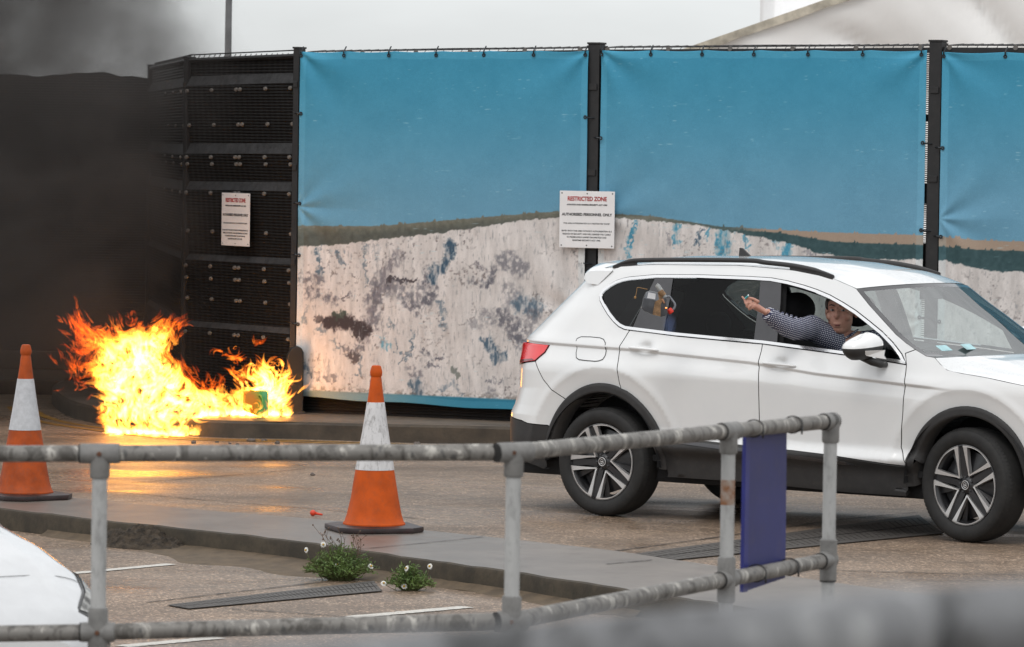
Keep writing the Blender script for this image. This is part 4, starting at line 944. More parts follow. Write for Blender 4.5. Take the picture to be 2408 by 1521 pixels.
cpil = TL('z1', [(1195, 228), (1325, 232), (1300, 400), (1250, 668), (1010, 640), (1090, 450)])
bpil = TL('z2', [(272, 205), (430, 225), (424, 400), (395, 735), (215, 712), (250, 450)])
qglass = TL('z1', [(783, 381), (815, 332), (902, 274), (1000, 247), (1185, 230), (1140, 340), (1085, 452), (1008, 625), (965, 618), (925, 598), (885, 560)])
rglass = TL('z1', [(1318, 232), (1600, 234), (1892, 248)])+TL('z2', [(275, 216), (250, 450), (216, 702), (0, 684)])+TL('z1', [(1350, 668), (1245, 655), (1295, 410)])
HL = None
HUBS = {}
for sgn in (1, -1):
    near = sgn == 1
    bs = panel('body_side', body_poly, M_paint, suv, sgn)
    rd = panel('rear_door', rdoor, M_paint, suv, sgn); fd = panel('front_door', fdoor, M_paint, suv, sgn)
    panel('front_fender', fend, M_paint, suv, sgn)
    rb = panel('rear_bumper_corner', rbump, M_paint, suv, sgn); panel('bumper_cladding', rlow, M_clad, rb, sgn, off=.004)
    # window surround: bright strip and pillars
    Vc = []; n_c = len(chrome_o)
    Po = np.array(chrome_o); Pi = np.array(chrome_i); uv = np.concatenate([Po, Pi]); P_ = S(uv[:, 0], uv[:, 1]); N_ = Sn(uv[:, 0], uv[:, 1])
    Pt = np.concatenate([P_[:n_c]+N_[:n_c]*.001, P_[:n_c]+N_[:n_c]*.007, P_[n_c:]+N_[n_c:]*.007, P_[n_c:]-N_[n_c:]*.01]); Nt = np.concatenate([N_[:n_c], N_[:n_c], N_[n_c:], N_[n_c:]])
    F_ = [[j*n_c+i, j*n_c+(i+1) % n_c, (j+1)*n_c+(i+1) % n_c, (j+1)*n_c+i] for j in range(3) for i in range(n_c)]
    finish('window_trim', Pt, Nt, F_, [0]*len(F_), [M_chrome], suv, sgn)
    panel('pillar_trim', cpil, (M_gloss, M_gap), rd, sgn, off=.001, ins=.0015); panel('pillar_trim', bpil, (M_gloss, M_gap), fd, sgn, off=.001, ins=.0015)
    panel('quarter_window', qglass, (M_quarter, M_gap), bs, sgn, off=-.004, ins=0, rim=0)
    panel('door_window', rglass, (M_tint, M_gap), rd, sgn, off=-.004, ins=0, rim=0)
    fw_ = TL('z2', [(428, 238), (500, 250), (600, 280), (700, 312), (800, 356), (900, 412), (1000, 476), (1100, 556), (1180, 620), (1205, 840), (900, 786), (395, 724)])
    if not near: panel('door_window', fw_, (M_clear, M_gap), fd, sgn, off=-.004, ins=0, rim=0)
    sail = TL('z2', [(1172, 612), (1200, 634), (1280, 716), (1340, 798), (1366, 858), (1195, 838)])
    panel('sail_trim', sail, (M_quarter, M_gap), fd, sgn, off=-.002, ins=0, rim=.01)
    # inner frame of the front window opening
    fr_in = inset(fw_, .0); fr_o = inset(fw_, -.012); fr_i = inset(fw_, .010); m__ = len(fr_in)
    uv = np.concatenate([np.array(fr_o), np.array(fr_i)]); P_ = S(uv[:, 0], uv[:, 1]); N_ = Sn(uv[:, 0], uv[:, 1]); P_ = np.concatenate([P_[:m__]-N_[:m__]*.012, P_[m__:]-N_[m__:]*.06])
    F_ = [[i, (i+1) % m__, m__+(i+1) % m__, m__+i] for i in range(m__)]; finish('window_seal', P_, N_, F_, [0]*m__, [M_inner], fd, sgn)
    # lamps
    tl = panel('taillight', lamp, (M_red, M_redd), suv, sgn, off=.010, ins=.002, rim=.04)
    lz = lambda f: lamp[0]
    panel('lamp_strip', [(ut(1.115), 1.105), (ut(1.1)+.055, 1.107), (ut(1.0)+.05, 1.0), (ut(.96), .965)], (M_pink, M_redd), tl, sgn, off=.0125, ins=.0, rim=.004)
    panel('lamp_base', [(ut(.96)+.002, .985), (lampb[0]-.03, 1.012), (lampb[0], 1.004), (ut(.955)+.002, .957)], (M_redd, M_redd), tl, sgn, off=.0125, ins=.0, rim=.004)
    # cladding
    for (c, t_, s_), e0, e1 in ((RO, -3, 177), (FO, -4, 184)):
        rows = [(0.0, -.004), (.0, .018), (-.02, .022), (-.045, .018), (-.058, .010), (-.058, -.11)]; PP, NN = [], []
        for d_, o_ in rows:
            uv = np.array(arc(c, t_, s_, e0, e1, 56, d_)); n3 = Sn(uv[:, 0], uv[:, 1]); PP.append(S(uv[:, 0], uv[:, 1])+n3*o_)
            rad = np.stack([uv[:, 0]-c, 0*uv[:, 0], uv[:, 1]-.359], -1); rad /= np.linalg.norm(rad, axis=1, keepdims=True); kk = {(0.0, -.004): .9, (.0, .018): .5, (-.058, .010): -.6, (-.058, -.11): -1.5}.get((d_, o_), 0); q3 = n3+rad*kk; NN.append(q3/np.linalg.norm(q3, axis=1, keepdims=True))
        FF = [[j*56+i, j*56+i+1, (j+1)*56+i+1, (j+1)*56+i] for j in range(5) for i in range(55)]
        finish('arch_cladding', np.concatenate(PP), np.concatenate(NN), FF, [0]*len(FF), [M_clad], suv, sgn)
    sl2 = sill+[(2.325, .36), (2.325, .262), (1.9, .262), (1.1, .285), (.50, .285), (.478, .36)]
    sc_ = panel('sill_cladding', sl2, (M_clad, M_clad), suv, sgn, off=.008, ins=.002, rim=.05)
    panel('sill_strip', [(.6, .528), (1.9, .468), (1.98, .448), (1.9, .446), (.6, .508)], (M_gloss, M_gap), sc_, sgn, off=.012, ins=0, rim=.006)
    if near:                                                     # fuel flap
        fu = TL('z1', [(605, 710), (612, 696), (640, 684), (710, 685), (780, 692), (806, 703), (818, 728), (818, 760), (825, 785), (818, 820), (800, 848), (770, 860), (740, 862), (670, 856), (625, 850), (606, 836), (605, 800), (612, 765)])
        panel('fuel_flap', fu, (M_paint, M_gap), bs, sgn, off=.0022, ins=0, rim=.004)
        fo_, fi_ = inset(fu, -.004), inset(fu, .001); uv = np.array(fo_+fi_); P_ = S(uv[:, 0], uv[:, 1])+Sn(uv[:, 0], uv[:, 1])*.0028; k_ = len(fo_)
        finish('flap_gap', P_, Sn(uv[:, 0], uv[:, 1]), [[i, (i+1) % k_, k_+(i+1) % k_, k_+i] for i in range(k_)], [0]*k_, [M_gap], bs, sgn)
    for dr, (hu, hz), x0_, x1_ in ((rd, hR, -.115, .115), (fd, hF, -.125, .125)):
        tl_ = []; slope = -.04
        for i in range(15):
            f_ = i/14; u_ = hu+x0_+(x1_-x0_)*f_; z_ = hz+.003+slope*(u_-hu); q = S(hu+x0_, hz+.003+slope*x0_)*(1-f_)+S(hu+x1_, hz+.003+slope*x1_)*f_; nn_ = np.array((0, 1, .12)); tl_.append((q+nn_*(.002+.022*math.sin(math.pi*min(1, max(0, f_)))**.5))*np.array((1, -sgn, 1)))
        MB().tube(tl_, [.009+.009*math.sin(math.pi*i/14)**.6 for i in range(15)], 10, flat=.62).build('handle', M_paint, dr, smooth=True)
    # roof rail
    rp_ = [AT('z1', 880, 160, .64), AT('z1', 1000, 124, .625), AT('z1', 1150, 114, .62), AT('z1', 1500, 113, .62), AT('z1', 1892, 118, .62), AT('z2', 300, 97, .62), AT('z2', 500, 119, .625), AT('z2', 650, 148, .635), AT('z2', 740, 172, .645), AT('z2', 826, 199, .655)]
    rp_ = [np.array((q[0], -sgn*q[1], q[2]+.002)) for q in rp_]; rc = catmull(rp_, 5); nr_ = len(rc)
    rl = MB().tube(rc, [.007+.013*min(1, i/5, (nr_-1-i)/9) for i in range(nr_)], 10, flat=.8)
    rail = rl.build('roof_rail', M_clad, suv, smooth=True)
    lo = [q+np.array((0, 0, -.03)) for q in rc]
    for i0_, i1_ in ((0, 7), (nr_-16, nr_-1)):
        ft = MB(); zr_ = lambda q: float(ze(q[0])-.01)
        for i in range(i0_, i1_):
            for dy in (.012, -.012): ft.add([rc[i]+(0, dy, 0), rc[i+1]+(0, dy, 0), rc[i+1]*(1, 1, 0)+(0, dy, zr_(rc[i+1])), rc[i]*(1, 1, 0)+(0, dy, zr_(rc[i]))], [(0, 1, 2, 3) if dy > 0 else (3, 2, 1, 0)])
        for i, fl2 in ((i0_, 0), (i1_, 1)): ft.add([rc[i]+(0, .012, 0), rc[i]+(0, -.012, 0), rc[i]*(1, 1, 0)+(0, -.012, zr_(rc[i])), rc[i]*(1, 1, 0)+(0, .012, zr_(rc[i]))], [(0, 1, 2, 3)])
        ft.build('rail_foot', M_clad, rail, weld=True)
    # wheel arch tubs
    for c in (0, 2.79):
        w_ = MB(); ar = [(c+.452*math.cos(t), .359+.452*math.sin(t)) for t in np.linspace(R(-2), R(182), 30)]
        w_.add([(x_, -sgn*.90, z_) for x_, z_ in ar]+[(x_, -sgn*.52, z_) for x_, z_ in ar], [(i, i+1, 31+i-1, 30+i) for i in range(29)])
        w_.add([(x_, -sgn*.52, z_) for x_, z_ in ar], [tuple(range(30))]); w_.build('wheel_arch_liner', M_inner, suv, smooth=40)
    # inner lining below the windows
    li = [(-.70, .50), (-.62, 1.08), (-.3, 1.21), (.16, 1.205), (1.2, 1.150), (2.2, 1.065), (2.55, 1.08), (3.3, .95), (3.4, .60)]+arc(2.79, .492, .465, 28, 152, 14, .01)+[(2.3, .33), (.5, .33)]+arc(0, .517, .485, 20, 160, 14, .01)
    panel('door_lining', li, (M_inner, M_inner), suv, sgn, off=-.055, ins=0, rim=0, cell=.08)
    for pl_ in ([(-.50, 1.50), (-.1, 1.60), (1.3, 1.63), (1.72, 1.58), (1.64, 1.545), (1.25, 1.60), (.1, 1.59), (-.08, 1.50), (-.40, 1.46)], [(1.72, 1.58), (2.0, 1.42), (2.3, 1.21), (2.42, 1.13), (2.34, 1.125), (2.1, 1.325), (1.87, 1.45), (1.64, 1.545)], [(1.12, 1.60), (1.25, 1.60), (1.30, 1.16), (1.17, 1.16)], [(.27, 1.60), (.40, 1.60), (.30, 1.2), (.15, 1.2)], [(-.66, 1.08), (-.40, 1.48), (-.05, 1.52), (-.14, 1.43), (.02, 1.22), (-.2, 1.12)]):
        panel('pillar_lining', pl_, (M_inner, M_inner), suv, sgn, off=-.045, ins=0, rim=0, cell=.08)
# ---- roof, windscreen, bonnet, tail, nose
def edge3(u, z): return S(u, z)
tt = np.linspace(-1, 1, 25); hd = S(*ws[0])
nv = 34; G = np.zeros((nv+1, 25, 3))
for i in range(nv+1):
    ue = -.62+(ws[0][0]+.62)*i/nv; E_ = S(ue, float(ze(ue))); f_ = i/nv
    ae, se, zz = E_[0] if ue > -.3 else ue*.55-.14, E_[1], float(ze(ue))
    cr = .052*(1-f_**6)+.028*f_**6; bow = .14*sm((f_-.55)/.45)
    G[i, :, 0] = ae+bow*(1-tt**2)-.06*sm((.12-f_)/.12)*(1-tt**2); G[i, :, 1] = se*tt*1.0; G[i, :, 2] = zz+cr*(1-np.abs(tt)**2.3)+.006*sm((f_-.1)/.1)*np.exp(-((np.abs(tt)-.5)/.06)**2)*(1-f_)
rf = gridsurf('roof', G, [M_paintw], suv)
inr = G.copy(); inr[:, :, 2] -= .035; gridsurf('roof_lining', inr[3:-1, 2:-2], [M_inner], suv)
MB().prism([(-.05, 0), (.05, 0), (-.025, .058), (-.045, .060)], (.52, .012, 1.715), (1, 0, 0), (0, 0, 1), .02).build('aerial_fin', M_clad, rf, bevel=.003)
# spoiler lip over the back window
sp = MB()
for j, (da, dz) in enumerate(((.22, .012), (.10, .010), (.03, .004), (.0, -.012), (.004, -.045), (.03, -.075), (.12, -.085))):
    for t_ in np.linspace(-1, 1, 25): sp.v.append((-.315+da-.13*(1-t_*t_), t_*(.665+.02*(dz < -.02)), 1.622+.045*(1-abs(t_)**2.5)+dz-.02*abs(t_)**6))
sp.f = [(j*25+i, (j+1)*25+i, (j+1)*25+i+1, j*25+i+1) for j in range(6) for i in range(24)]+[tuple(j*25 for j in range(7)), tuple(j*25+24 for j in range(7))[::-1]]; sp.mi = [0]*len(sp.f)
sp.build('spoiler', M_paint, suv, smooth=50, weld=True)
wsp = catmull([S(*q) for q in ws], 4); L_ = [0]
for i in range(1, len(wsp)): L_.append(L_[-1]+np.linalg.norm(wsp[i]-wsp[i-1]))
nw = 26; W3 = np.array([[np.interp(f*L_[-1], L_, [q[k] for q in wsp]) for k in range(3)] for f in np.linspace(0, 1, nw+1)])
tw = np.linspace(-1, 1, 41); G = np.zeros((nw+1, 41, 3))
for i in range(nw+1):
    f_ = i/nw; G[i, :, 0] = W3[i, 0]+(.14+.03*f_)*(1-tw**2); G[i, :, 1] = W3[i, 1]*tw; G[i, :, 2] = W3[i, 2]+(.028*(1-f_))*(1-tw**2)-.012*f_*(1-tw**2)
wsg = gridsurf('windscreen', G, [M_wind, M_gloss], suv, lambda i, j: 1 if (j < 1 or j > 38 or i < 1 or i > nw-3 or (i > nw-5 and (j < 3 or j > 36))) else 0)
mb = MB(); mb.tube([(1.93, .06, 1.565), (1.98, .0, 1.53), (1.98, -.10, 1.53)], .012, 8); mb.box((1.98, -.02, 1.515), (.03, .24, .07)); mb.build('rear_view_mirror', M_inner, suv, bevel=.006)
for (px_, py_), (wd_, dp_) in (((1665, 747), (.15, .10)), ((1850, 737), (.14, .11))):
    d = carray('z2', px_, py_); g0 = lambda q: q[2]-(1.118+(2.62-q[0])*.62); t0_ = -g0(O_)/(g0(O_+d)-g0(O_)); q = O_+d*t0_
    e1, e2 = np.array((-.10, 1, 0)), nrm((-1, 0, .62)); c_ = np.array((q[0], -q[1], q[2])); P_ = [c_+e1*a_*wd_/2+e2*b_*.030 for a_, b_ in ((-1, -1), (1, -1), (1, 1), (-1, 1))]; n_ = np.cross(e1, e2)*.002
    MB().add(P_+[p+n_ for p in P_], [(0, 3, 2, 1), (4, 5, 6, 7), (0, 1, 5, 4), (1, 2, 6, 5), (2, 3, 7, 6), (3, 0, 4, 7)]).build('paper_card', simple('teal_card', (.42, .68, .72), .5), suv)
MB().add([(2.63-.14*t*t, t*.80, 1.122) for t in np.linspace(-1, 1, 13)]+[(2.05-.1*t*t, t*.80, 1.10) for t in np.linspace(-1, 1, 13)]+[(2.0, t*.80, .7) for t in np.linspace(-1, 1, 13)], [(i+13*j, i+1+13*j, 14+i+13*j, 13+i+13*j) for j in range(2) for i in range(12)]).build('dashboard', simple('dash_black', (.02, .021, .022), .6), suv, smooth=40)
bl = [S(*q) for q in bon]; bl = catmull(bl, 4); nb = len(bl); tb = np.linspace(-1, 1, 33); G = np.zeros((nb, 33, 3))
for i, q in enumerate(bl):
    f_ = i/(nb-1); w = 1-np.abs(tb)**2.2
    ac = 2.70+(3.66-2.70)*f_**1.0; G[i, :, 0] = q[0]+(ac-q[0])*(1-tb**2) if f_ < 1 else q[0]+(ac-q[0])*(1-tb**2)
    zc0 = 1.140+(.945-1.140)*f_**1.6; zc0 = max(zc0, q[2]+.012); G[i, :, 1] = q[1]*tb; G[i, :, 2] = q[2]+(zc0+.018*math.sin(math.pi*min(1, f_*1.2))-q[2])*w+.007*np.exp(-((np.abs(tb)-.62)/.07)**2)*sm(f_/.2)
gridsurf('bonnet', G, [M_paintw], suv)
# tail: one sheet across, back window, and the lower bumper
zs_ = np.concatenate([np.linspace(.36, .62, 5), np.linspace(.66, 1.12, 8), np.linspace(1.16, 1.60, 9)]); G = np.zeros((len(zs_), 21, 3))
for i, z in enumerate(zs_):
    q = S(ut(z)+.004, z)
    for j, t_ in enumerate(np.linspace(-1, 1, 21)): G[i, j] = (q[0]-.045*(1-t_*t_)-.004, q[1]*t_, z)
gridsurf('tailgate', G, [M_paint, M_gap, M_clad], suv, lambda i, j: 2 if i < 4 else (1 if i > 13 and 2 < j < 17 and i < 20 else 0))
Gl = G.copy(); Gl[:, :, 0] += .035; gridsurf('tailgate_lining', Gl[6:14], [M_inner], suv)
nz_ = [(.30, 3.56), (.45, 3.66), (.62, 3.70), (.78, 3.68), (.93, 3.63)]; G = np.zeros((5, 41, 3))
for i, (z, am) in enumerate(nz_):
    for j, t_ in enumerate(np.linspace(-1, 1, 41)): G[i, j] = (am-(am-3.28)*abs(t_)**3.2, .80*t_*(1-.02*i), z)
gridsurf('front_bumper', G, [M_paint, M_clad, M_gap], suv, lambda i, j: 1 if i == 0 else (2 if i in (2, 3) and 9 < j < 31 else 0))
for sgn in (1, -1):
    MB().ell((3.50, -sgn*.60, .80), (.16, .17, .075), 16, 10).build('headlight', M_clear, suv, smooth=True)
MB().box((1.35, 0, .30), (4.4, 1.5, .12)).build('underbody', M_inner, suv, bevel=.03)
MB().box((1.1, 0, .40), (3.3, 1.62, .04)).build('cabin_floor', M_inner, suv)
# seats
def seat(a, s, zb, rake, hz, wid=.26):
    e_ = MB(); e_.box((0, 0, 0), (.16, wid*2, .62)); e_.v = [(a-.02-(v[2]+.31)*rake+v[0], -s+v[1]*(1-.25*max(0, v[2])), zb+v[2]) for v in e_.v]
    e_.box((a+.28, -s, zb-.30), (.52, wid*2, .16)); o = e_.build('seat', M_seat, suv, bevel=.05, smooth=60)
    MB().ell((a-.14, -s, hz), (.10, .165, .112), 18, 12).build('headrest', M_seat, o, smooth=True); return o
seat(1.32, .38, .92, .18, 1.395); seat(1.32, -.37, .92, .18, 1.375)
e_ = MB().box((.12, 0, .85), (.2, 1.3, .60)).box((.42, 0, .62), (.55, 1.3, .18)); o = e_.build('rear_bench', M_seat, suv, bevel=.05, smooth=60)
for s in (.38, -.38): MB().ell((.06, s, 1.24), (.06, .13, .09), 14, 8).build('headrest', M_seat, o, smooth=True)
st_ = MB(); ct = np.array((1.93, -.37, .98)); ax = nrm((-.75, 0, .5)); a1_ = np.array((0, 1, 0)); b1_ = np.cross(ax, a1_)
st_.tube([ct+.18*(a1_*math.cos(t)+b1_*math.sin(t)) for t in np.linspace(0, 2*math.pi, 33)], .014, 8, False); st_.build('steering_wheel', M_inner, suv, smooth=True)
# door mirrors
for sgn in (1, -1):
    cm = AT('z2', 1048, 738, 1.02); mo_ = MB()
    def mhead(lo, hi, k, mat, par, nm, sc2=1.0):
        m2 = MB(); nu, nv2 = 22, 12; 
        for j in range(nv2+1):
            th = lo+(hi-lo)*j/nv2
            for i in range(nu):
                ph = 2*math.pi*i/nu; cx2 = math.copysign(abs(math.cos(ph))**.75, math.cos(ph)); sx2 = math.copysign(abs(math.sin(ph))**.75, math.sin(ph))
                ra_, rs_, rz_ = .095*sc2, .150*sc2, .082*sc2; tp = 1-.25*max(0, sx2)*max(0, math.cos(th))
                m2.v.append((cm[0]+ra_*cx2*math.sin(th)*.9-.02*sx2, -sgn*(cm[1]+rs_*sx2*math.sin(th)), cm[2]+rz_*math.cos(th)*tp-.012*sx2))
        m2.f = [(j*nu+i, j*nu+(i+1) % nu, (j+1)*nu+(i+1) % nu, (j+1)*nu+i) for j in range(nv2) for i in range(nu)]+[tuple(range(nu)), tuple(range(nv2*nu, nv2*nu+nu))]; m2.mi = [0]*len(m2.f)
        return m2.build(nm, mat, par, smooth=50, weld=True)
    mir = mhead(R(86), R(150), 0, M_clad, suv, 'door_mirror', .985)
    mhead(R(3), R(88), 0, M_paint, mir, 'mirror_cap')
    s1, s2, s3 = AT('z2', 1120, 850, .98), AT('z2', 1180, 868, .93), AT('z2', 1215, 868, .88)
    MB().tube([np.array((q[0], -sgn*q[1], q[2])) for q in (AT('z2', 1040, 815, 1.0), s1, s2, s3)], [.028, .032, .030, .026], 12, flat=.8).build('mirror_arm', M_clad, mir, smooth=True)
    f1 = [AT('z2', *q, 1.10) for q in ((1045, 768), (1203, 762), (1196, 805), (1212, 832), (1062, 806))]; 
    MB().add([(q[0], -sgn*(q[1]-.02*(i > 0)), q[2]) for i, q in enumerate(f1)]+[(q[0]-.02, -sgn*(q[1]-.06), q[2]) for q in f1], [(0, 1, 2, 3, 4), (9, 8, 7, 6, 5)]+[(i, 5+i, 5+(i+1) % 5, (i+1) % 5) for i in range(5)]).build('mirror_skirt', M_paint, mir)
# wheels
def wheel(a, s, sgn, steer, ph0):
    w = empty('wheel', (a, -sgn*s, .359)); w.parent = suv; w.rotation_euler = (0, 0, steer+(math.pi if sgn < 0 else 0))
    # local: outward = -y
    prof = [(.250, .085), (.262, .104), (.285, .115), (.315, .117), (.338, .108), (.352, .090), (.3585, .06), (.359, 0), (.3585, -.06), (.352, -.09), (.33, -.112), (.26, -.10), (.25, -.085)]
    ty = MB().lathe(prof, 72, (0, 0, 0), (0, -1, 0))
    for kx in range(90):                                         # shoulder blocks
        t = 2*math.pi*kx/90; c_, s_ = math.cos(t), math.sin(t)
        for dt in (0,): 
            p_ = [np.array((r_*math.cos(t+d_), y_, r_*math.sin(t+d_))) for r_, y_, d_ in ((.345, -.103, 0), (.3605, -.068, 0), (.3605, -.068, .04), (.345, -.103, .04))]; ty.add(p_, [(0, 1, 2, 3)])
    ty.build('tyre', M_tyre, w, smooth=40)
    rm = MB().lathe([(.251, -.09), (.225, -.06), (.222, .03), (.238, .075), (.2525, .088), (.2535, .098), (.247, .100)], 64, (0, 0, 0), (0, -1, 0))
    rm.lathe([(.03, .060), (.12, .052), (.215, .030)], 5*2, (0, 0, 0), (0, -1, 0))
    rm.mi = [0]*len(rm.f); rim = rm.build('rim', M_rimd, w, smooth=40)
    MB().lathe([(.03, .0), (.165, .0), (.165, -.02)], 40, (0, 0, 0), (0, -1, 0)).build('brake_disc', M_disc, w, smooth=40)
    yo = -.096; dk = MB(); sv = MB()
    P2 = lambda r_, t, y_: np.array((r_*math.cos(t), y_, r_*math.sin(t)))
    for kx in range(5):
        t0 = ph0+2*math.pi*kx/5; h0, h1 = R(-31.5), R(31.5)
        # dark spoke between two slices
        tg = t0+R(36); q = [P2(.05, tg-.35, -.080), P2(.245, tg-R(5.5), -.088), P2(.245, tg+R(5.5), -.088), P2(.05, tg+.35, -.080)]
        dk.add(q+[p+np.array((0, .035, 0)) for p in q], [(3, 2, 1, 0), (0, 1, 5, 4), (2, 3, 7, 6), (1, 2, 6, 5)])
        # slice outline: two blades and the rim arc, bright faces
        ap = P2(.062, t0+R(4), yo+.006)
        for sg, hb in ((-1, h0), (1, h1)):
            o_ = [P2(.060, t0+R(4)*1+sg*.03, yo+.008)]; i_ = [P2(.075, t0+R(4), yo+.008)]
            for f_ in np.linspace(.15, 1, 8):
                pa = np.array((.062*math.cos(t0+R(3)), .062*math.sin(t0+R(3)))); pb = np.array((.249*math.cos(t0+hb), .249*math.sin(t0+hb))); pq = pa+(pb-pa)*f_
                rr = math.hypot(*pq); tb_ = math.atan2(pq[1], pq[0]); wdt = (.012+.022*f_**1.6)/rr
                o_.append(P2(rr, tb_, yo+.008*(1-f_)-.003*f_)); i_.append(P2(rr-.004, tb_-sg*wdt, yo+.008*(1-f_)-.003*f_))
            n_ = len(o_); pts_ = o_+i_; f2 = [(i, i+1, n_+i+1, n_+i) if sg > 0 else (n_+i, n_+i+1, i+1, i) for i in range(n_-1)]
            sv.add(pts_+[p+np.array((0, .03, 0)) for p in pts_], f2+[(i, n_*2+i, n_*2+i+1, i+1) for i in range(n_-1)]+[(n_+i, n_+i+1, 3*n_+i+1, 3*n_+i) for i in range(n_-1)])
        m2 = 12; ot = [P2(.2515, t0+h0+(h1-h0)*i/m2, yo-.003) for i in range(m2+1)]; it = [P2(.2515-.009-.006*abs(i/m2-.5)*2, t0+h0+(h1-h0)*i/m2, yo-.003) for i in range(m2+1)]
        sv.add(ot+it, [(i, i+1, m2+1+i+1, m2+1+i) for i in range(m2)])
        # inner dark web of the slice
        dk.add([P2(.07, t0, -.070), P2(.236, t0+R(-21), -.060), P2(.236, t0+R(-10), -.060)], [(0, 2, 1)])
        dk.lathe([(0, .066), (.009, .064), (.010, .05)], 8, P2(.048, t0+R(36), -.02)*np.array((1, 0, 1))+np.array((0, -.02, 0)), (0, -1, 0))
    dk.lathe([(.0, .086), (.036, .086), (.046, .080), (.062, .066), (.075, .05)], 30, (0, 0, 0), (0, -1, 0))
    dk.build('rim_web', M_rimd, rim, smooth=30) if False else dk.build('rim_web', M_rimd, w, smooth=30)
    sv.build('spokes', M_alloy, w, smooth=30)
    hc = MB().lathe([(0, .091), (.026, .091), (.028, .088)], 30, (0, 0, 0), (0, -1, 0)).build('hub_cap', M_rimd, w, smooth=40)
    lg = MB().lathe([(.0245, .0925), (.027, .0935), (.029, .0925), (.028, .090)], 30, (0, 0, 0), (0, -1, 0))
    # slashed S emblem: two hooked strokes
    for pts_ in ([(.012, .010), (-.006, .016), (-.012, .010), (-.012, .003), (.010, -.001)], [(-.012, -.010), (.006, -.016), (.012, -.010), (.012, -.004), (-.010, .0005)], [(-.011, -.003), (.011, .004)]):
        lg.tube([(x_, -.0925, y_) for x_, y_ in pts_], .0022, 5)
    lg.build('emblem', M_alloy, hc if False else w, smooth=40)
wheel(0, .79, 1, 0, R(-68)); wheel(2.79, .79, 1, R(-9), R(63))
wheel(0, .79, -1, 0, .3); wheel(2.79, .79, -1, R(-9), 1.0)

# ------------------------------------------------------------------ traffic cones
M_or = simple('cone_orange', (.56, .085, .004), .6, var=.12, vscale=9, spec=.25, dirt=.35, dirtc=(.22, .07, .03)); M_orb = simple('dull_cone_orange', (.42, .072, .010), .6, spec=.25, var=.18, vscale=9, dirt=.5, dirtc=(.20, .07, .04))
M_slv = simple('white_sleeve', (.66, .65, .65), .5, var=.10, vscale=14, dirt=.75, dirtc=(.10, .09, .08), stretch=(1, 1, .45)); M_slv2 = simple('grey_reflective_sleeve', (.52, .53, .55), .4, var=.08, vscale=30, dirt=.15)
M_cbase = simple('cone_base_rubber', (.035, .022, .022), .42, var=.3, vscale=8, dirt=.3, dirtc=(.10, .02, .018))
def cone(px, py, lab, prof_sl, rot, mats, dent, lean):
    c = gp(px, py, .13); o = empty('traffic_cone', (c[0], c[1], .13), rot, (lean, .0, rot)); tag(o, lab, 'traffic cone', 'traffic cones on the island')
    z0, z1 = prof_sl
    zs = [.030, .034, .045, .058, .10, .2, .3, .4, .5, .6, .7, .8, .86, .905, .915, .925, .945, .962, .975, .982, .985]
    rs = [.176, .186, .186, .176, .163, .143, .126, .109, .092, .075, .060, .046, .038, .033, .030, .035, .037, .033, .029, .0265, .020]
    m1 = MB(); n = 40
    for z_, r_ in zip(zs, rs):
        for i in range(n):
            t = 2*math.pi*i/n; k = 1-dent*math.exp(-((t-3.5)/.55)**2-((z_-.20)/.07)**2)+dent*.5*math.exp(-((t-4.2)/.3)**2-((z_-.16)/.05)**2)
            m1.v.append((r_*k*math.cos(t), r_*k*math.sin(t), z_))
    m1.f = [(j*n+i, j*n+(i+1) % n, (j+1)*n+(i+1) % n, (j+1)*n+i) for j in range(len(zs)-1) for i in range(n)]+[tuple(range((len(zs)-1)*n, len(zs)*n))]; m1.mi = [0]*len(m1.f)
    m1.build('cone_body', mats[0], o, smooth=35)
    rr = lambda z_: float(np.interp(z_, zs, rs))
    MB().lathe([(rr(z_)+.0022*(0 < k < 11), z_) for k, z_ in enumerate([z0-.001]+list(np.linspace(z0, z1, 10))+[z1+.001])], 40).build('sleeve', mats[1], o, smooth=40)
    s_ = .262; ch = .10; oc = [(s_, -s_+ch), (s_, s_-ch), (s_-ch, s_), (-s_+ch, s_), (-s_, s_-ch), (-s_, -s_+ch), (-s_+ch, -s_), (s_-ch, -s_)]
    MB().prism(oc, (0, 0, .002), (1, 0, 0), (0, 1, 0), .032).build('base', M_cbase, o, bevel=.009, smooth=50)
    MB().lathe([(.20, .033), (.19, .038), (.17, .036)], 40).build('base_collar', M_cbase, o, smooth=True)
    return o
cone(879, 1247, 'orange cone with scuffed white sleeve and dented skirt, right of the daisies\' kerb', (.365, .765), R(18), (M_or, M_slv), .10, 0)
cone(57, 1171, 'dull orange cone with smooth grey sleeve at the left edge before the fire', (.44, .765), R(40), (M_orb, M_slv2), .0, 0)

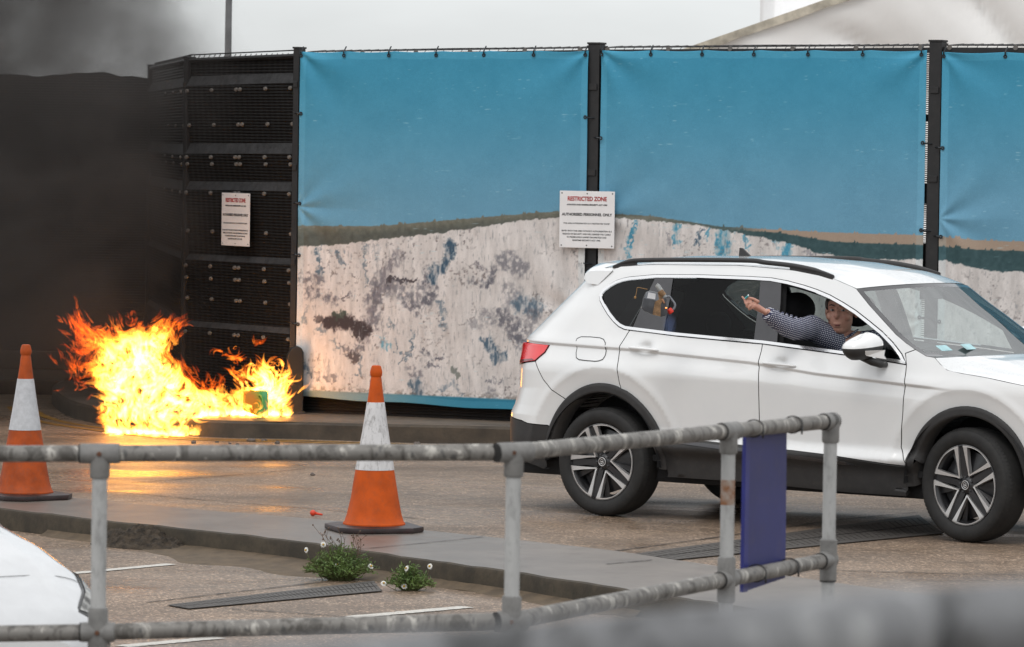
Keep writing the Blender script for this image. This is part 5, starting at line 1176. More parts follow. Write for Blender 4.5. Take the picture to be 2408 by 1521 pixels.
# ------------------------------------------------------------------ galvanised tubular railing
def galvmat(name, c, cl, cd, sc=1.0):
    m, t, b = newmat(name); v = coords(t, (1, 1, 1)); v2 = coords(t, (3.4*sc, 3.4*sc, 1.2*sc))
    a = ramp(t, noise(t, v2, 7, 5, .65, .6), [(.38, cd), (.47, c), (.56, c), (.64, cl)])
    sp = ramp(t, noise(t, coords(t, (2, 2, 1)), 18, 3, .5), [(.62, 0), (.68, .75)]); a = mixc(t, sp, a, (.07, .07, .068))
    t.links.new(a, b.inputs['Base Color']); b.inputs['Roughness'].default_value = .55; b.inputs['Metallic'].default_value = .15
    t.links.new(bumpn(t, noise(t, v, 90, 4), .25, .003), b.inputs['Normal']); return m
M_galv = galvmat('weathered_galvanised_rail', (.19, .18, .165), (.46, .44, .40), (.09, .083, .074)); M_galvpost = simple('galvanised_post', (.43, .43, .42), .6, var=.10, vscale=12, dirt=.6, dirtc=(.12, .12, .115), stretch=(1, 1, .35)); M_fit = simple('galvanised_fitting', (.21, .205, .195), .55, var=.15, vscale=15, dirt=.4, dirtc=(.08, .075, .07)); M_rust = simple('rust_bolt', (.12, .05, .025), .8)
br = empty('tubular_railing', (0, 13.6, .45)); tag(br, 'galvanised tubular steel railing crossing the whole foreground', 'railing')
BO = np.array((0, 13.6, .45)); YR = {0: 13.6}
TOP = [(-420, 1068, 13.6), (235, 1066, 13.6), (1208, 1063, 13.6), (1713, 1023, 14.735), (1953, 990, 15.6)]
LOW = [(-420, 1496, 13.6), (235, 1486, 13.6), (1208, 1459, 13.6), (1713, 1388, 14.735), (1948, 1316, 15.6)]
tp_ = [yp(*q)-BO for q in TOP]; lw_ = [yp(*q)-BO for q in LOW]
_d = (tp_[4]-tp_[2])[:2]; _o = (tp_[2]+BO)[:2]; _r = rayd(1713, 1023); _s = np.linalg.solve(np.array([[_d[0], -_r[0]], [_d[1], -_r[1]]]), -_o)[0]; tp_[3] = tp_[2]+(tp_[4]-tp_[2])*_s
for i in (2, 3, 4): lw_[i][:2] = tp_[i][:2]
lw_[3][2] = lw_[2][2]+(lw_[4][2]-lw_[2][2])*_s
lw_[1][:2] = tp_[1][:2]
RT = .0245
for L_, nm in ((tp_, 'top_rail'), (lw_, 'lower_rail')):
    MB().tube([L_[0], L_[1], L_[2]], RT, 18).build(nm, M_galv, br, smooth=40); MB().tube([L_[2], L_[4]], RT, 18).build(nm, M_galv, br, smooth=40)
def fitting(c, d, vert, ln=.058, name='tee_fitting'):
    c, d = np.array(c), nrm(d); m = MB(); r_ = .0292
    m.tube([c-d*ln, c-d*(ln-.004), c+d*(ln-.004), c+d*ln], [r_-.003, r_, r_, r_-.003], 18)
    for v in vert:
        v = np.array(v, float); m.tube([c, c+v*(.066/np.linalg.norm(v)), c+v*(.072/np.linalg.norm(v))], [r_, r_, r_-.003], 18)
    o = m.build(name, M_fit, br, smooth=35); MB().lathe([(0, .007), (.006, .007), (.008, 0)], 6, c+np.array((0, -r_, -.0)), (0, -1, 0)).build('grub_screw', M_rust, o)
    MB().tube([c-d*ln*1.0, c-d*(ln+.003)], r_-.001, 18).build('fitting_seam', M_dark, o)
dl, dr_ = tp_[2]-tp_[0], tp_[4]-tp_[2]
for i, d in ((1, dl), (2, nrm(dl)+nrm(dr_)), (3, dr_)):
    fitting(tp_[i], d, [(0, 0, -1)]); fitting(lw_[i], d, [(0, 0, 1), (0, 0, -1)], .05)
    MB().tube([(lw_[i][0], lw_[i][1], -.02), tp_[i]], .0225, 18).build('post', M_galvpost, br, smooth=40)
i = 4; d = nrm(dr_); fitting(tp_[4]-d*.028, d, [], .034, 'elbow_fitting'); fitting(tp_[4], d, [(0, 0, -1)], .028, 'elbow_fitting'); fitting(lw_[4]-d*.02, d, [], .045); fitting(lw_[4], (0, 0, 1), [], .07)
MB().tube([(tp_[4][0], tp_[4][1], -.02), tp_[4]], .0225, 18).build('post', M_galvpost, br, smooth=40)
MB().box(tuple(tp_[3]*np.array((1, 1, 0))+np.array((0, 0, .0))), (.12, .12, .02)).build('foot_plate', M_fit, br)
mrust = simple('rust_stain', (.22, .09, .035), .85, var=.3, vscale=25, c2=(.34, .30, .26)); MB().tube([tp_[3]+np.array((0, 0, -.155)), tp_[3]+np.array((0, 0, -.235))], .0229, 18, False).build('rust_patch', mrust, br, smooth=True)

# blue panel tied to the railing
M_blue = simple('faded_blue_board', (.022, .027, .150), .5, var=.12, vscale=4, dirt=.12); M_blue2 = simple('blue_board_edge', (.02, .026, .20), .45)
q = []
ux = nrm(dr_*np.array((1, 1, 0))); un_ = np.array((-ux[1], ux[0], 0))
def onrail(px, py):
    P0 = tp_[3]+BO+un_*.033; r = rayd(px, py); A_ = np.stack([ux, (0, 0, 1), -r], -1); s_ = np.linalg.solve(A_, CAMP-P0); return P0+ux*s_[0]+np.array((0, 0, s_[1]))
c4 = [onrail(1753, 1000), onrail(1850, 984), onrail(1846, 1358), onrail(1746, 1392)]
bc = sum(c4)/4; bo2 = empty('blue_panel', tuple(c4[3]*.5+c4[2]*.5)); bl_ = np.array(bo2.location); tag(bo2, 'blank dark blue board tied to the railing near its end post', 'sign board')
v_ = [p-bl_ for p in c4]; MB().add([p for p in v_]+[p+un_*.008 for p in v_], [(0, 3, 2, 1), (4, 5, 6, 7), (0, 1, 5, 4), (1, 2, 6, 5), (2, 3, 7, 6), (3, 0, 4, 7)]).build('board', M_blue, bo2)
MB().add([v_[0]-ux*.004-un_*.004, v_[0]+ux*.028-un_*.004, v_[3]+ux*.028-un_*.004, v_[3]-ux*.004-un_*.004, v_[0]-ux*.004+un_*.009, v_[3]-ux*.004+un_*.009], [(0, 3, 2, 1), (0, 4, 5, 3)]).build('folded_edge', M_blue2, bo2)
for f_, L0, L1, nm in ((.25, tp_[3], tp_[4], 'cable_tie'), (.63, tp_[3], tp_[4], 'cable_tie'), (.3, lw_[3], lw_[4], 'cable_tie'), (.62, lw_[3], lw_[4], 'cable_tie')):
    c = L0+(L1-L0)*f_+BO-bl_; n3 = np.array((0, 0, 1)); m = MB()
    m.tube([c+(un_*math.cos(t)*(.036)+un_*.006+n3*math.sin(t)*.0275)+ux*.006*math.sin(t) for t in np.linspace(0, 2*math.pi, 25)], .0022, 6, False); m.tube([c-un_*.03+n3*-.005, c-un_*.028+n3*-.03], .003, 6)
    m.build(nm, M_zip, bo2, smooth=True)

# the thick rail right in front of the camera
nr0 = empty('near_handrail', (.25, 2.35, .45)); tag(nr0, 'blurred grey handrail across the bottom right corner close to the camera', 'handrail'); NO = np.array((.25, 2.35, .45))
np_ = [yp(250, 1668, 2.2)-NO, yp(1250, 1572, 2.28)-NO, yp(1704, 1528, 2.33)-NO, yp(2000, 1502, 2.37)-NO, yp(2407, 1474, 2.42)-NO, yp(3300, 1440, 2.52)-NO, yp(6000, 1400, 2.9)-NO]
M_near = galvmat('near_galvanised', (.165, .168, .173), (.31, .315, .315), (.05, .051, .052), .8)
MB().tube(catmull(np_, 8), .0243, 24).build('rail', M_near, nr0, smooth=True)
for p in (np_[0]+np.array((-.25, -.02, -.02)), np_[-1]): MB().tube([np.array((p[0], p[1], -.02)), p], .0243, 18).build('post', M_galvpost, nr0, smooth=True)
MB().tube([np_[0]+np.array((-.25, -.02, -.02)), np_[0]], .0243, 24).build('rail_end', M_near, nr0, smooth=True)

# ------------------------------------------------------------------ parked white car at the left edge
pk = gp(0, 0, 0) if False else None
HDG = R(-56); cP = yp(218, 1398, 17.6); fx, fy = math.cos(HDG), math.sin(HDG); lx, ly = -fy, fx
pc0 = (cP[0]-fx*1.93-lx*.70, cP[1]-fy*1.93-ly*.70)
pc = empty('parked_car', (pc0[0], pc0[1], 0), HDG); tag(pc, 'white parked car, only its bonnet corner and headlamp showing', 'car')
ST = [(-2.05, .60, .55, .90), (-1.9, .74, .35, .97), (-1.2, .83, .28, 1.0), (0, .85, .26, 1.01), (.9, .845, .26, 1.02), (1.2, .845, .27, .985), (1.5, .84, .28, .925), (1.75, .82, .29, .855), (1.95, .775, .30, .775), (2.10, .68, .33, .69), (2.19, .50, .38, .60)]
XS = np.linspace(-2.05, 2.19, 150); A_ = np.array(ST); G = np.zeros((150, 97, 3))
for i, x_ in enumerate(XS):
    w_, zb_, zt_ = (np.interp(x_, A_[:, 0], A_[:, k]) for k in (1, 2, 3))
    for j, t in enumerate(np.linspace(0, math.pi, 97)):
        cc, ss = math.cos(t), math.sin(t); y_ = w_*math.copysign(abs(cc)**.36, cc); z_ = zb_+(zt_-zb_)*abs(ss)**.36
        G[i, j] = (x_, y_*(1-.04*(z_-zb_)), z_+.012*math.exp(-((abs(y_)-.52)/.05)**2)*(x_ > .9))
M_park = simple('parked_white_paint', (.60, .61, .62), .35, var=.05, vscale=5, coat=1, dirt=.12, dirtc=(.4, .4, .4), bump=.12, bscale=260, bdist=.002)
body = gridsurf('body', G, [M_park], pc)
MB().add([tuple(G[-1, j]) for j in range(97)], [tuple(range(97))]).build('nose_panel', M_paint, pc)
cab = [(-1.75, .60, .93), (-1.3, .60, 1.36), (-.6, .60, 1.46), (.1, .58, 1.44), (.55, .62, 1.22), (1.02, .68, .955)]
G2 = np.zeros((26, 17, 3))
for i, f_ in enumerate(np.linspace(0, 5, 26)):
    i0_ = min(int(f_), 4); q = np.array(cab[i0_])*(1-f_+i0_)+np.array(cab[i0_+1])*(f_-i0_)
    for j, t in enumerate(np.linspace(0, math.pi, 17)):
        cc, ss = math.cos(t), math.sin(t); G2[i, j] = (q[0], (q[1]+.12*(1-ss))*math.copysign(abs(cc)**.4, cc), .90+(q[2]-.90)*abs(ss)**.4)
gridsurf('cabin', G2, [M_park, M_quarter], pc, lambda i, j: 1 if (i >= 16 and 3 < j < 13) or (j in (1, 2, 13, 14) and 3 < i < 19) else 0)
M_lens = simple('clear_lamp_lens', (.46, .46, .44), .30, spec=.12, c2=(.05, .05, .048), vscale=15, stretch=(1, 1, .5)); M_lensd = simple('lamp_bezel', (.05, .05, .05), .3)
def onbody(x_, t): 
    w_, zb_, zt_ = (np.interp(x_, A_[:, 0], A_[:, k]) for k in (1, 2, 3)); cc, ss = math.cos(t), math.sin(t); y_ = w_*math.copysign(abs(cc)**.36, cc); z_ = zb_+(zt_-zb_)*abs(ss)**.36
    return np.array((x_, y_*(1-.04*(z_-zb_)), z_))
for sg in (0, 1):
    def lampgrid(tlo, thi, xa, xb, off):
        g2 = np.zeros((14, 12, 3))
        for i in range(14):
            for j in range(12):
                x_ = xa+(xb-xa)*i/13; t = tlo(x_)+(thi(x_)-tlo(x_))*j/11; p = onbody(x_, t); n = nrm(p-np.array((p[0]-.35, 0, .45))); g2[i, j] = p+n*off
        if sg: g2[:, :, 1] *= -1
        return g2
    hl = gridsurf('headlamp', lampgrid(lambda x_: .20, lambda x_: .66+.80*(x_-1.68), 1.685, 2.075, .010), [M_lens], pc)
    gridsurf('headlamp_surround', lampgrid(lambda x_: .16, lambda x_: .69+.80*(x_-1.68), 1.67, 2.09, .006), [M_lensd], hl)
    MB().ell((1.93, (.60 if not sg else -.60), .60), (.05, .06, .05), 14, 10).build('lamp_bulb', M_chrome, hl, smooth=True)
cl_ = MB(); cl_.tube([onbody(x_, .62+.30*(1.9-x_)*.6)+np.array((0, 0, .001)) for x_ in np.linspace(1.0, 1.9, 14)], .0012, 5); cl_.tube([onbody(1.9-.06*abs(t-1.57), t)+np.array((0, 0, .003)) for t in np.linspace(.62, 2.5, 20)], .0012, 5)
cl_.build('bonnet_gap', simple('soft_gap', (.22, .22, .22), .7), pc)
gr_ = MB().box((2.10, 0, .50), (.05, .62, .16)); gr_.build('grille', M_clad, pc, bevel=.02)
MB().box((2.07, 0, .36), (.10, 1.0, .10)).build('lower_intake', M_clad, pc, bevel=.02)
for x_, y_ in ((1.28, .74), (1.28, -.74), (-1.25, .76), (-1.25, -.76)):
    w = MB().lathe([(.0, .09), (.20, .085), (.21, .10), (.29, .10), (.315, .07), (.315, -.07), (.29, -.1)], 40, (x_, y_, .315), (0, 1 if y_ > 0 else -1, 0)); w.build('wheel', M_tyre, pc, smooth=40)

# ------------------------------------------------------------------ thrown canister in the air beside the rear window
CS = 1.25; cc0 = AT('z1', 1200, 430, CS); cw = carw(*cc0)
can = empty('fuel_canister', tuple(cw)); tag(can, 'grey plastic canister with red cap and brown tape, thrown through the air', 'canister')
PXM = cw[1]/FPX/1.7017/1.855
def c2(x, y, dy=0.0): return np.array(((x-1200)*PXM, dy, -(y-430)*PXM))
M_can = simple('grey_can_plastic', (.075, .08, .09), .4, var=.2, vscale=14); M_canl = simple('light_grey_can', (.20, .215, .24), .4, var=.15, vscale=14); M_tape = simple('brown_tape', (.26, .15, .07), .55, var=.25, vscale=40, bump=.5, bscale=120); M_lab = simple('white_label', (.66, .67, .69), .5, var=.1); M_cap = simple('red_cap', (.68, .035, .018), .4, var=.1); M_tube = simple('grey_tube', (.36, .37, .36), .25, var=.25, vscale=30, coat=.5); M_str = simple('jute_string', (.42, .24, .10), .9)
out = [(1098, 400), (1118, 352), (1150, 340), (1200, 352), (1255, 374), (1272, 392), (1268, 430), (1276, 470), (1285, 505), (1272, 524), (1235, 533), (1180, 520), (1104, 492), (1087, 470)]
pl2 = [((x-1200)*PXM, -(y-430)*PXM) for x, y in out][::-1]
MB().prism(pl2, (0, .055, 0), (1, 0, 0), (0, 0, 1), .11).build('body', M_can, can, bevel=.012, smooth=50)
top_ = [(1104, 394), (1120, 354), (1150, 343), (1200, 355), (1250, 376), (1262, 392), (1240, 420), (1160, 405)]
MB().prism([((x-1200)*PXM, -(y-430)*PXM) for x, y in top_][::-1], (0, -.054, 0), (1, 0, 0), (0, 0, 1), .003).build('shoulder', M_canl, can)
MB().tube(catmull([c2(1262, 392), c2(1290, 380), c2(1310, 402), c2(1336, 440), c2(1328, 470), c2(1300, 490), c2(1275, 480)], 5), .0075, 10).build('handle', M_canl, can, smooth=True)
ax = nrm(c2(1325, 512)-c2(1290, 470)); MB().lathe([(0, .028), (.017, .028), (.019, .024), (.019, 0), (.015, -.006)], 20, c2(1292, 478, -.01), ax).build('cap', M_cap, can, smooth=40)
tm = MB(); band = [(1205, 350), (1215, 400), (1185, 420), (1168, 515)], [(1250, 368), (1240, 410), (1228, 440), (1228, 528)]
L_, Rr = band
tm.add([c2(x, y, -.060) for x, y in L_]+[c2(x, y, -.060) for x, y in Rr]+[c2(x, y, .060) for x, y in L_]+[c2(x, y, .060) for x, y in Rr], [(i, i+1, 5+i, 4+i) for i in range(3)]+[(8+i, 12+i, 13+i, 9+i) for i in range(3)]+[(3, 11, 15, 7), (0, 4, 12, 8)]+[(i, 8+i, 9+i, i+1) for i in range(3)]+[(4+i, 5+i, 13+i, 12+i) for i in range(3)])
tm.build('tape', M_tape, can); MB().prism([((x-1200)*PXM, -(y-430)*PXM) for x, y in [(1135, 350), (1190, 360), (1186, 402), (1126, 392)]][::-1], (0, -.0575, 0), (1, 0, 0), (0, 0, 1), .002).build('label', M_lab, can)
MB().tube([c2(1192, 292, -.055), c2(1205, 305, -.056), c2(1232, 345, -.06), c2(1256, 384, -.06)], [.013, .017, .017, .016], 14).build('tube', M_tube, can, smooth=50)
MB().tube([c2(1222, 336, -.06), c2(1250, 372, -.06)], .019, 14).build('tube_tape', M_tape, can, smooth=50)
MB().tube(catmull([c2(1130, 330), c2(1100, 325), c2(1056, 318), c2(1050, 345), c2(1042, 385)], 5), .0022, 6).ell(c2(1040, 392), (.008, .006, .010), 8, 6).build('string', M_str, can, smooth=True)
m_, t_, b_ = newmat('spark'); b_.inputs['Base Color'].default_value = (.9, .3, .1, 1); b_.inputs['Emission Color'].default_value = (1, .30, .06, 1); b_.inputs['Emission Strength'].default_value = 2.5
MB().ell(c2(1268, 463, -.062), (.007, .003, .004), 8, 6).build('fuse_glow', m_, can, smooth=True)
MB().tube([c2(1238, 396, -.064), c2(1248, 416, -.064), c2(1256, 430, -.064)], .006, 8).build('fuse_paper', simple('scorched_paper', (.55, .28, .16), .7, var=.3, vscale=60), can, smooth=True)
# the wisp of blue smoke under the canister
def volmat(name, color, dens_nodes, aniso=0.0, emit=None):
    m = bpy.data.materials.new(name); m.use_nodes = True; t = m.node_tree; t.nodes.clear(); o = nd(t, 'ShaderNodeOutputMaterial'); v = nd(t, 'ShaderNodeVolumePrincipled')
    v.inputs['Color'].default_value = (*color, 1); v.inputs['Anisotropy'].default_value = aniso; v.inputs['Density Attribute'].default_value = ''
    t.links.new(dens_nodes(t), v.inputs['Density']); t.links.new(v.outputs[0], o.inputs['Volume']); return m
def mth(t, op, a, b=None, c=None):
    n = nd(t, 'ShaderNodeMath', operation=op)
    for i, q in enumerate((a, b, c)):
        if q is None: continue
        if isinstance(q, bpy.types.NodeSocket): t.links.new(q, n.inputs[i])
        else: n.inputs[i].default_value = q
    return n.outputs[0]
def sms(t, x_, lo, hi): 
    n = nd(t, 'ShaderNodeMapRange', interpolation_type='SMOOTHSTEP'); t.links.new(x_, n.inputs[0]); n.inputs[1].default_value = lo; n.inputs[2].default_value = hi; n.inputs[3].default_value = 0; n.inputs[4].default_value = 1; return n.outputs[0]
def dwisp(t):
    g = nd(t, 'ShaderNodeTexCoord').outputs['Generated']; c = nd(t, 'ShaderNodeVectorMath', {0: g, 1: (.5, .5, .5)}, operation='DISTANCE').outputs['Value']
    return mth(t, 'MULTIPLY', mth(t, 'MULTIPLY', sms(t, c, .5, .1), noise(t, g, 4, 3)), 9.0)
wsp_ = MB().ell((0, 0, 0), (.055, .05, .10), 16, 12).build('smoke_wisp', volmat('blue_smoke', (.35, .48, .9), dwisp), smooth=True); wsp_.location = tuple(cw+c2(1295, 585)); tag(wsp_, 'faint wisp of blue smoke under the thrown canister', 'smoke', kind='stuff')

# ------------------------------------------------------------------ the driver
pn = empty('person', (CX_, CY_, 0), -CTH); tag(pn, 'person in navy checked shirt at the car window, one arm stretched out', 'person')
V3 = lambda q: np.array((q[0], -q[1], q[2]))
M_skin = simple('skin', (.50, .27, .20), .5, var=.10, vscale=18, c2=(.44, .21, .155)); M_hair = simple('dark_hair', (.085, .072, .062), .7, var=.3, vscale=60)
sh = V3(AT('z2', 660, 590, .64)); el = V3(AT('z2', 490, 575, .93)); wr = V3(AT('z2', 318, 478, 1.14)); hn = V3(AT('z2', 225, 425, 1.19))
HS = 1.17; hc_ = V3(AT('z2', 884, 474, .46)); nb_ = V3(AT('z2', 915, 640, .40)); chest = V3((1.60, .38, 1.05)); fsh = V3((1.70, .20, 1.20)); bel = V3((1.52, .36, .80))
fw3 = nrm((.30, -.95, -.03)); rt3 = nrm(np.cross((0, 0, 1), fw3))*-1; up3 = np.cross(rt3, fw3); up3 = up3*np.sign(up3[2])
HM = np.stack([rt3, fw3, up3], -1)                                # head frame: right (image), forward, up
HM = HM*HS; H = lambda x, y, z: hc_+HM @ np.array((x, y, z))
b = MB()
b.ell(H(0, -.015, .035), (.080, .098, .092), 20, 14, HM); b.ell(H(0, .018, -.035), (.068, .075, .085), 20, 14, HM); b.ell(H(0, .040, -.085), (.042, .045, .034), 14, 10, HM)
b.ell(H(0, .096, -.012), (.015, .022, .020), 10, 8, HM); b.tube([H(0, .082, .028), H(0, .104, -.008)], [.010, .013], 8)
for sg in (-1, 1):
    b.ell(H(sg*.032, .074, .040), (.026, .016, .010), 10, 8, HM); b.ell(H(sg*.045, .060, -.020), (.026, .024, .026), 12, 8, HM); b.ell(H(sg*.082, -.01, .0), (.012, .022, .032), 10, 8, HM)
b.ell(H(0, .086, -.058), (.026, .012, .007), 10, 6, HM); b.ell(H(0, .082, -.072), (.024, .013, .008), 10, 6, HM)
b.tube([H(0, -.02, -.05), H(0, -.03, -.11), nb_], [.058, .056, .064], 16)
b.tube([nb_, chest, bel], [.085, .15, .16], 18); b.tube([nb_+np.array((0, 0, -.04)), sh], [.07, .055], 14); b.tube([nb_+np.array((0, 0, -.04)), fsh], [.07, .055], 14)
b.tube([sh, el, wr], [.050, .040, .029], 14); pk_ = V3(AT('z2', 205, 405, 1.20))
b.tube([wr, wr+(hn-wr)*.5, hn, pk_], [.029, .034, .040, .030], 14, flat=.62)
for pts, r_ in (([(196, 388, 1.215), (158, 384, 1.225), (131, 356, 1.225)], .0085), ([(196, 402, 1.225), (158, 408, 1.24), (150, 374, 1.235)], .0088), ([(202, 420, 1.225), (165, 432, 1.24), (176, 400, 1.245)], .0085), ([(214, 436, 1.22), (182, 452, 1.235), (196, 424, 1.245)], .0075), ([(250, 392, 1.20), (214, 372, 1.215), (170, 362, 1.225)], .0098)):
    P_ = [V3(AT('z2', *q)) for q in pts]; b.tube(catmull(P_, 4), [r_*(1.15-.35*i/8) for i in range(9)], 9); b.ell(P_[-1], (r_*.8,)*3, 8, 6); b.ell(P_[0], (r_*1.25,)*3, 8, 6)
body_ = b.build('body', M_skin, pn); remesh(body_, .0042, 4)
# legs down to the pedals, hidden by the door
lg_ = MB()
for s_ in (.46, .26): lg_.tube([V3((1.52, s_, .74)), V3((1.98, s_, .78)), V3((2.22, s_, .50))], [.09, .075, .055], 12); lg_.box(tuple(V3((2.26, s_, .46))), (.24, .09, .07))
lg_.build('trousers', simple('dark_trousers', (.02, .022, .03), .85), pn, smooth=40)
# face details
M_eyew = simple('eye_white', (.30, .26, .24), .3); M_dk = simple('dark_eye', (.02, .016, .014), .3); M_lip = simple('lips', (.16, .045, .04), .5)
for sg in (-1, 1):
    e_ = MB().ell(H(sg*.031, .0775, .016), (.0135, .007, .0065), 12, 8, HM).build('eye', M_eyew, pn, smooth=True)
    MB().ell(H(sg*.031-.004, .0830, .016), (.0058, .003, .0058), 10, 6, HM).build('iris', M_dk, e_, smooth=True)
    MB().tube([H(sg*.014, .090, .040), H(sg*.032, .092, .046), H(sg*.052, .078, .038)], .0038, 6).build('eyebrow', M_hair, pn, smooth=True)
MB().ell(H(-.004, .0950, -.066), (.017, .005, .0055), 12, 6, HM).build('mouth', M_lip, pn, smooth=True)
hr = MB(); hr.ell(H(0, -.028, .062), (.087, .098, .080), 22, 14, HM)
r = random.Random(3)
for i in range(150):
    t = r.uniform(0, 2*math.pi); p = r.uniform(.15, 1.15); d = np.array((.085*math.sin(p)*math.cos(t), -.028+.096*math.sin(p)*math.sin(t), .062+.078*math.cos(p)))
    if d[1] > .055 and d[2] < .085: continue
    hr.tube([H(*d), H(*(d*1.05+np.array((r.gauss(0, .012), r.gauss(0, .01)+.006, -.012))))], [.005, .0015], 4)
hr.ell(H(0, .004, .090), (.080, .086, .042), 20, 12, HM)
for sg in (-1, 1): hr.ell(H(sg*.072, .005, .045), (.016, .045, .035), 10, 8, HM)
hr.build('hair', M_hair, pn, smooth=True)
# shirt
s = MB(); s.tube([nb_+np.array((0, 0, -.055)), chest, bel], [.095, .178, .185], 20); s.tube([nb_+np.array((0, 0, -.085)), sh], [.085, .080], 16); s.tube([nb_+np.array((0, 0, -.08)), fsh], [.09, .08], 16)
arm = catmull([sh, el, wr], 8); n_ = len(arm)
s.tube([q+np.array((0, 0, -.016*math.sin(math.pi*i/(n_-1)))) for i, q in enumerate(arm)], [(.080-.036*(i/(n_-1))**1.2)*(1+.05*math.sin(i*2.3)) for i in range(n_)], 18); s.ell(sh, (.085, .085, .082), 14, 10)
for i in range(9):
    f_ = .1+.1*i; q = sh+(wr-sh)*f_+np.array((0, 0, -.02)); s.tube([q+np.array((.03, -.02, .055)), q+np.array((-.02, .0, -.052))], .012, 6)
ax = nrm(wr-el); 
def shirtmat():
    m, t, bb = newmat('checked_shirt'); c = nd(t, 'ShaderNodeTexCoord').outputs['Object']
    c = nd(t, 'ShaderNodeVectorMath', {0: c, 1: nd(t, 'ShaderNodeVectorMath', {0: nd(t, 'ShaderNodeTexNoise', {'Vector': c, 'Scale': 14.0, 'Detail': 2}).outputs['Color'], 'Scale': .007}, operation='SCALE').outputs[0]}, operation='ADD').outputs[0]
    def stripe(dv): 
        d = nd(t, 'ShaderNodeVectorMath', {0: c, 1: tuple(dv)}, operation='DOT_PRODUCT').outputs['Value']; return sms(t, mth(t, 'SINE', mth(t, 'MULTIPLY', d, 2*math.pi/.0125)), -.25, .35)
    u_ = nrm(wr-sh); w_ = nrm(np.cross(u_, (.57, -.82, .07)))
    k = mth(t, 'MULTIPLY', stripe(u_), stripe(w_)); cc = mixc(t, k, (.022, .026, .070), (.60, .61, .66)); t.links.new(cc, bb.inputs['Base Color']); bb.inputs['Roughness'].default_value = .8; return m
shirt = s.build('shirt', shirtmat(), pn); remesh(shirt, .006, 3)
cb = MB()
for kx in range(2):
    cb.tube([nb_+np.array((.0, -.09, -.055)), nb_+np.array((-.05+.13*kx, -.055, .0)), nb_+np.array((-.05+.13*kx, .02, .03))], [.012, .020, .012], 8, flat=.5)
cb.build('collar', shirt.data.materials[0], pn, smooth=True)
lt = empty('lighter', tuple(carw(*AT('z2', 168, 356, 1.235)))); tag(lt, 'tiny teal lighter held in the outstretched hand', 'lighter')
MB().tube([(-.012, 0, -.012), (.006, 0, .006)], .006, 8).build('body', simple('teal_plastic', (.02, .30, .32), .35), lt, smooth=40); MB().tube([(.006, 0, .006), (.012, 0, .012)], .0055, 8).build('metal_top', M_chrome, lt, smooth=40)

# ------------------------------------------------------------------ fire
def inpoly(x, y, P):
    c = False; n = len(P)
    for i in range(n):
        (x1, y1), (x2, y2) = P[i], P[i-1]
        if (y1 > y) != (y2 > y) and x < (x2-x1)*(y-y1)/(y2-y1)+x1: c = not c
    return c
def pdist(x, y, P): return min(float(segdist(np.array(x), np.array(y), P[i-1], P[i])) for i in range(len(P)))
def firemat():
    m = bpy.data.materials.new('flame'); m.use_nodes = True; t = m.node_tree; t.nodes.clear(); o = nd(t, 'ShaderNodeOutputMaterial')
    a = nd(t, 'ShaderNodeVertexColor', layer_name='glow'); sp = nd(t, 'ShaderNodeSeparateColor', {0: a.outputs[0]})
    heat, fade = sp.outputs[0], sp.outputs[1]
    v = coords(t, (1, 1, .55)); n1 = noise(t, v, 26, 4, .65, 1.6)
    w = ramp(t, n1, [(.36, .05), (.5, .55), (.62, 1.25)])
    w = mth(t, 'ADD', mth(t, 'MULTIPLY', w, mth(t, 'MULTIPLY_ADD', heat, -.7, 1.0)), mth(t, 'MULTIPLY', heat, .58))
    col_ = ramp(t, heat, [(0, (.50, .022, .0)), (.35, (.95, .13, .006)), (.65, (1, .34, .035)), (1, (1, .46, .075))])
    st_ = mth(t, 'MULTIPLY', mth(t, 'MULTIPLY', w, fade), mth(t, 'MULTIPLY_ADD', mth(t, 'POWER', heat, 2.2), FIRE_HOT, FIRE_LOW))
    e_ = nd(t, 'ShaderNodeEmission', {0: col_, 1: st_}); tr = nd(t, 'ShaderNodeBsdfTransparent'); ad = nd(t, 'ShaderNodeAddShader', {0: e_.outputs[0], 1: tr.outputs[0]}); t.links.new(ad.outputs[0], o.inputs[0]); return m
FIRE_HOT, FIRE_LOW = 2.9, .34
FP1 = [(250, 1012), (238, 965), (222, 905), (205, 850), (180, 800), (175, 765), (215, 765), (255, 800), (290, 778), (330, 785), (385, 765), (420, 795), (400, 835), (425, 880), (470, 920), (540, 925), (575, 935), (590, 895), (635, 872), (662, 905), (672, 968), (590, 985), (470, 988), (455, 1016), (330, 1016)]
FYC = lambda px: float(np.interp(px, [150, 300, 462, 490, 690], [38.75, 38.55, 38.55, 38.95, 39.05]))
FW = gp(420, 1018, 0); fo = np.array((FW[0], 38.9, 0)); fr_o = empty('fire', tuple(fo)); tag(fr_o, 'roaring orange and yellow blaze on the kerb below the black panel', 'fire')
rf_ = random.Random(11); mbf = MB(); heat = []
def curl(p, s_=2.6, sd=0):
    e_ = .05; f = lambda q: mnoise.noise((q[0]*s_+sd, q[1]*s_, q[2]*s_)); 
    return np.array(((f(p+(0, 0, e_))-f(p-(0, 0, e_)))/(2*e_), (f(p+(e_, 0, 0))-f(p-(e_, 0, 0)))/(2*e_)*.4, -(f(p+(e_, 0, 0))-f(p-(e_, 0, 0)))/(2*e_)))
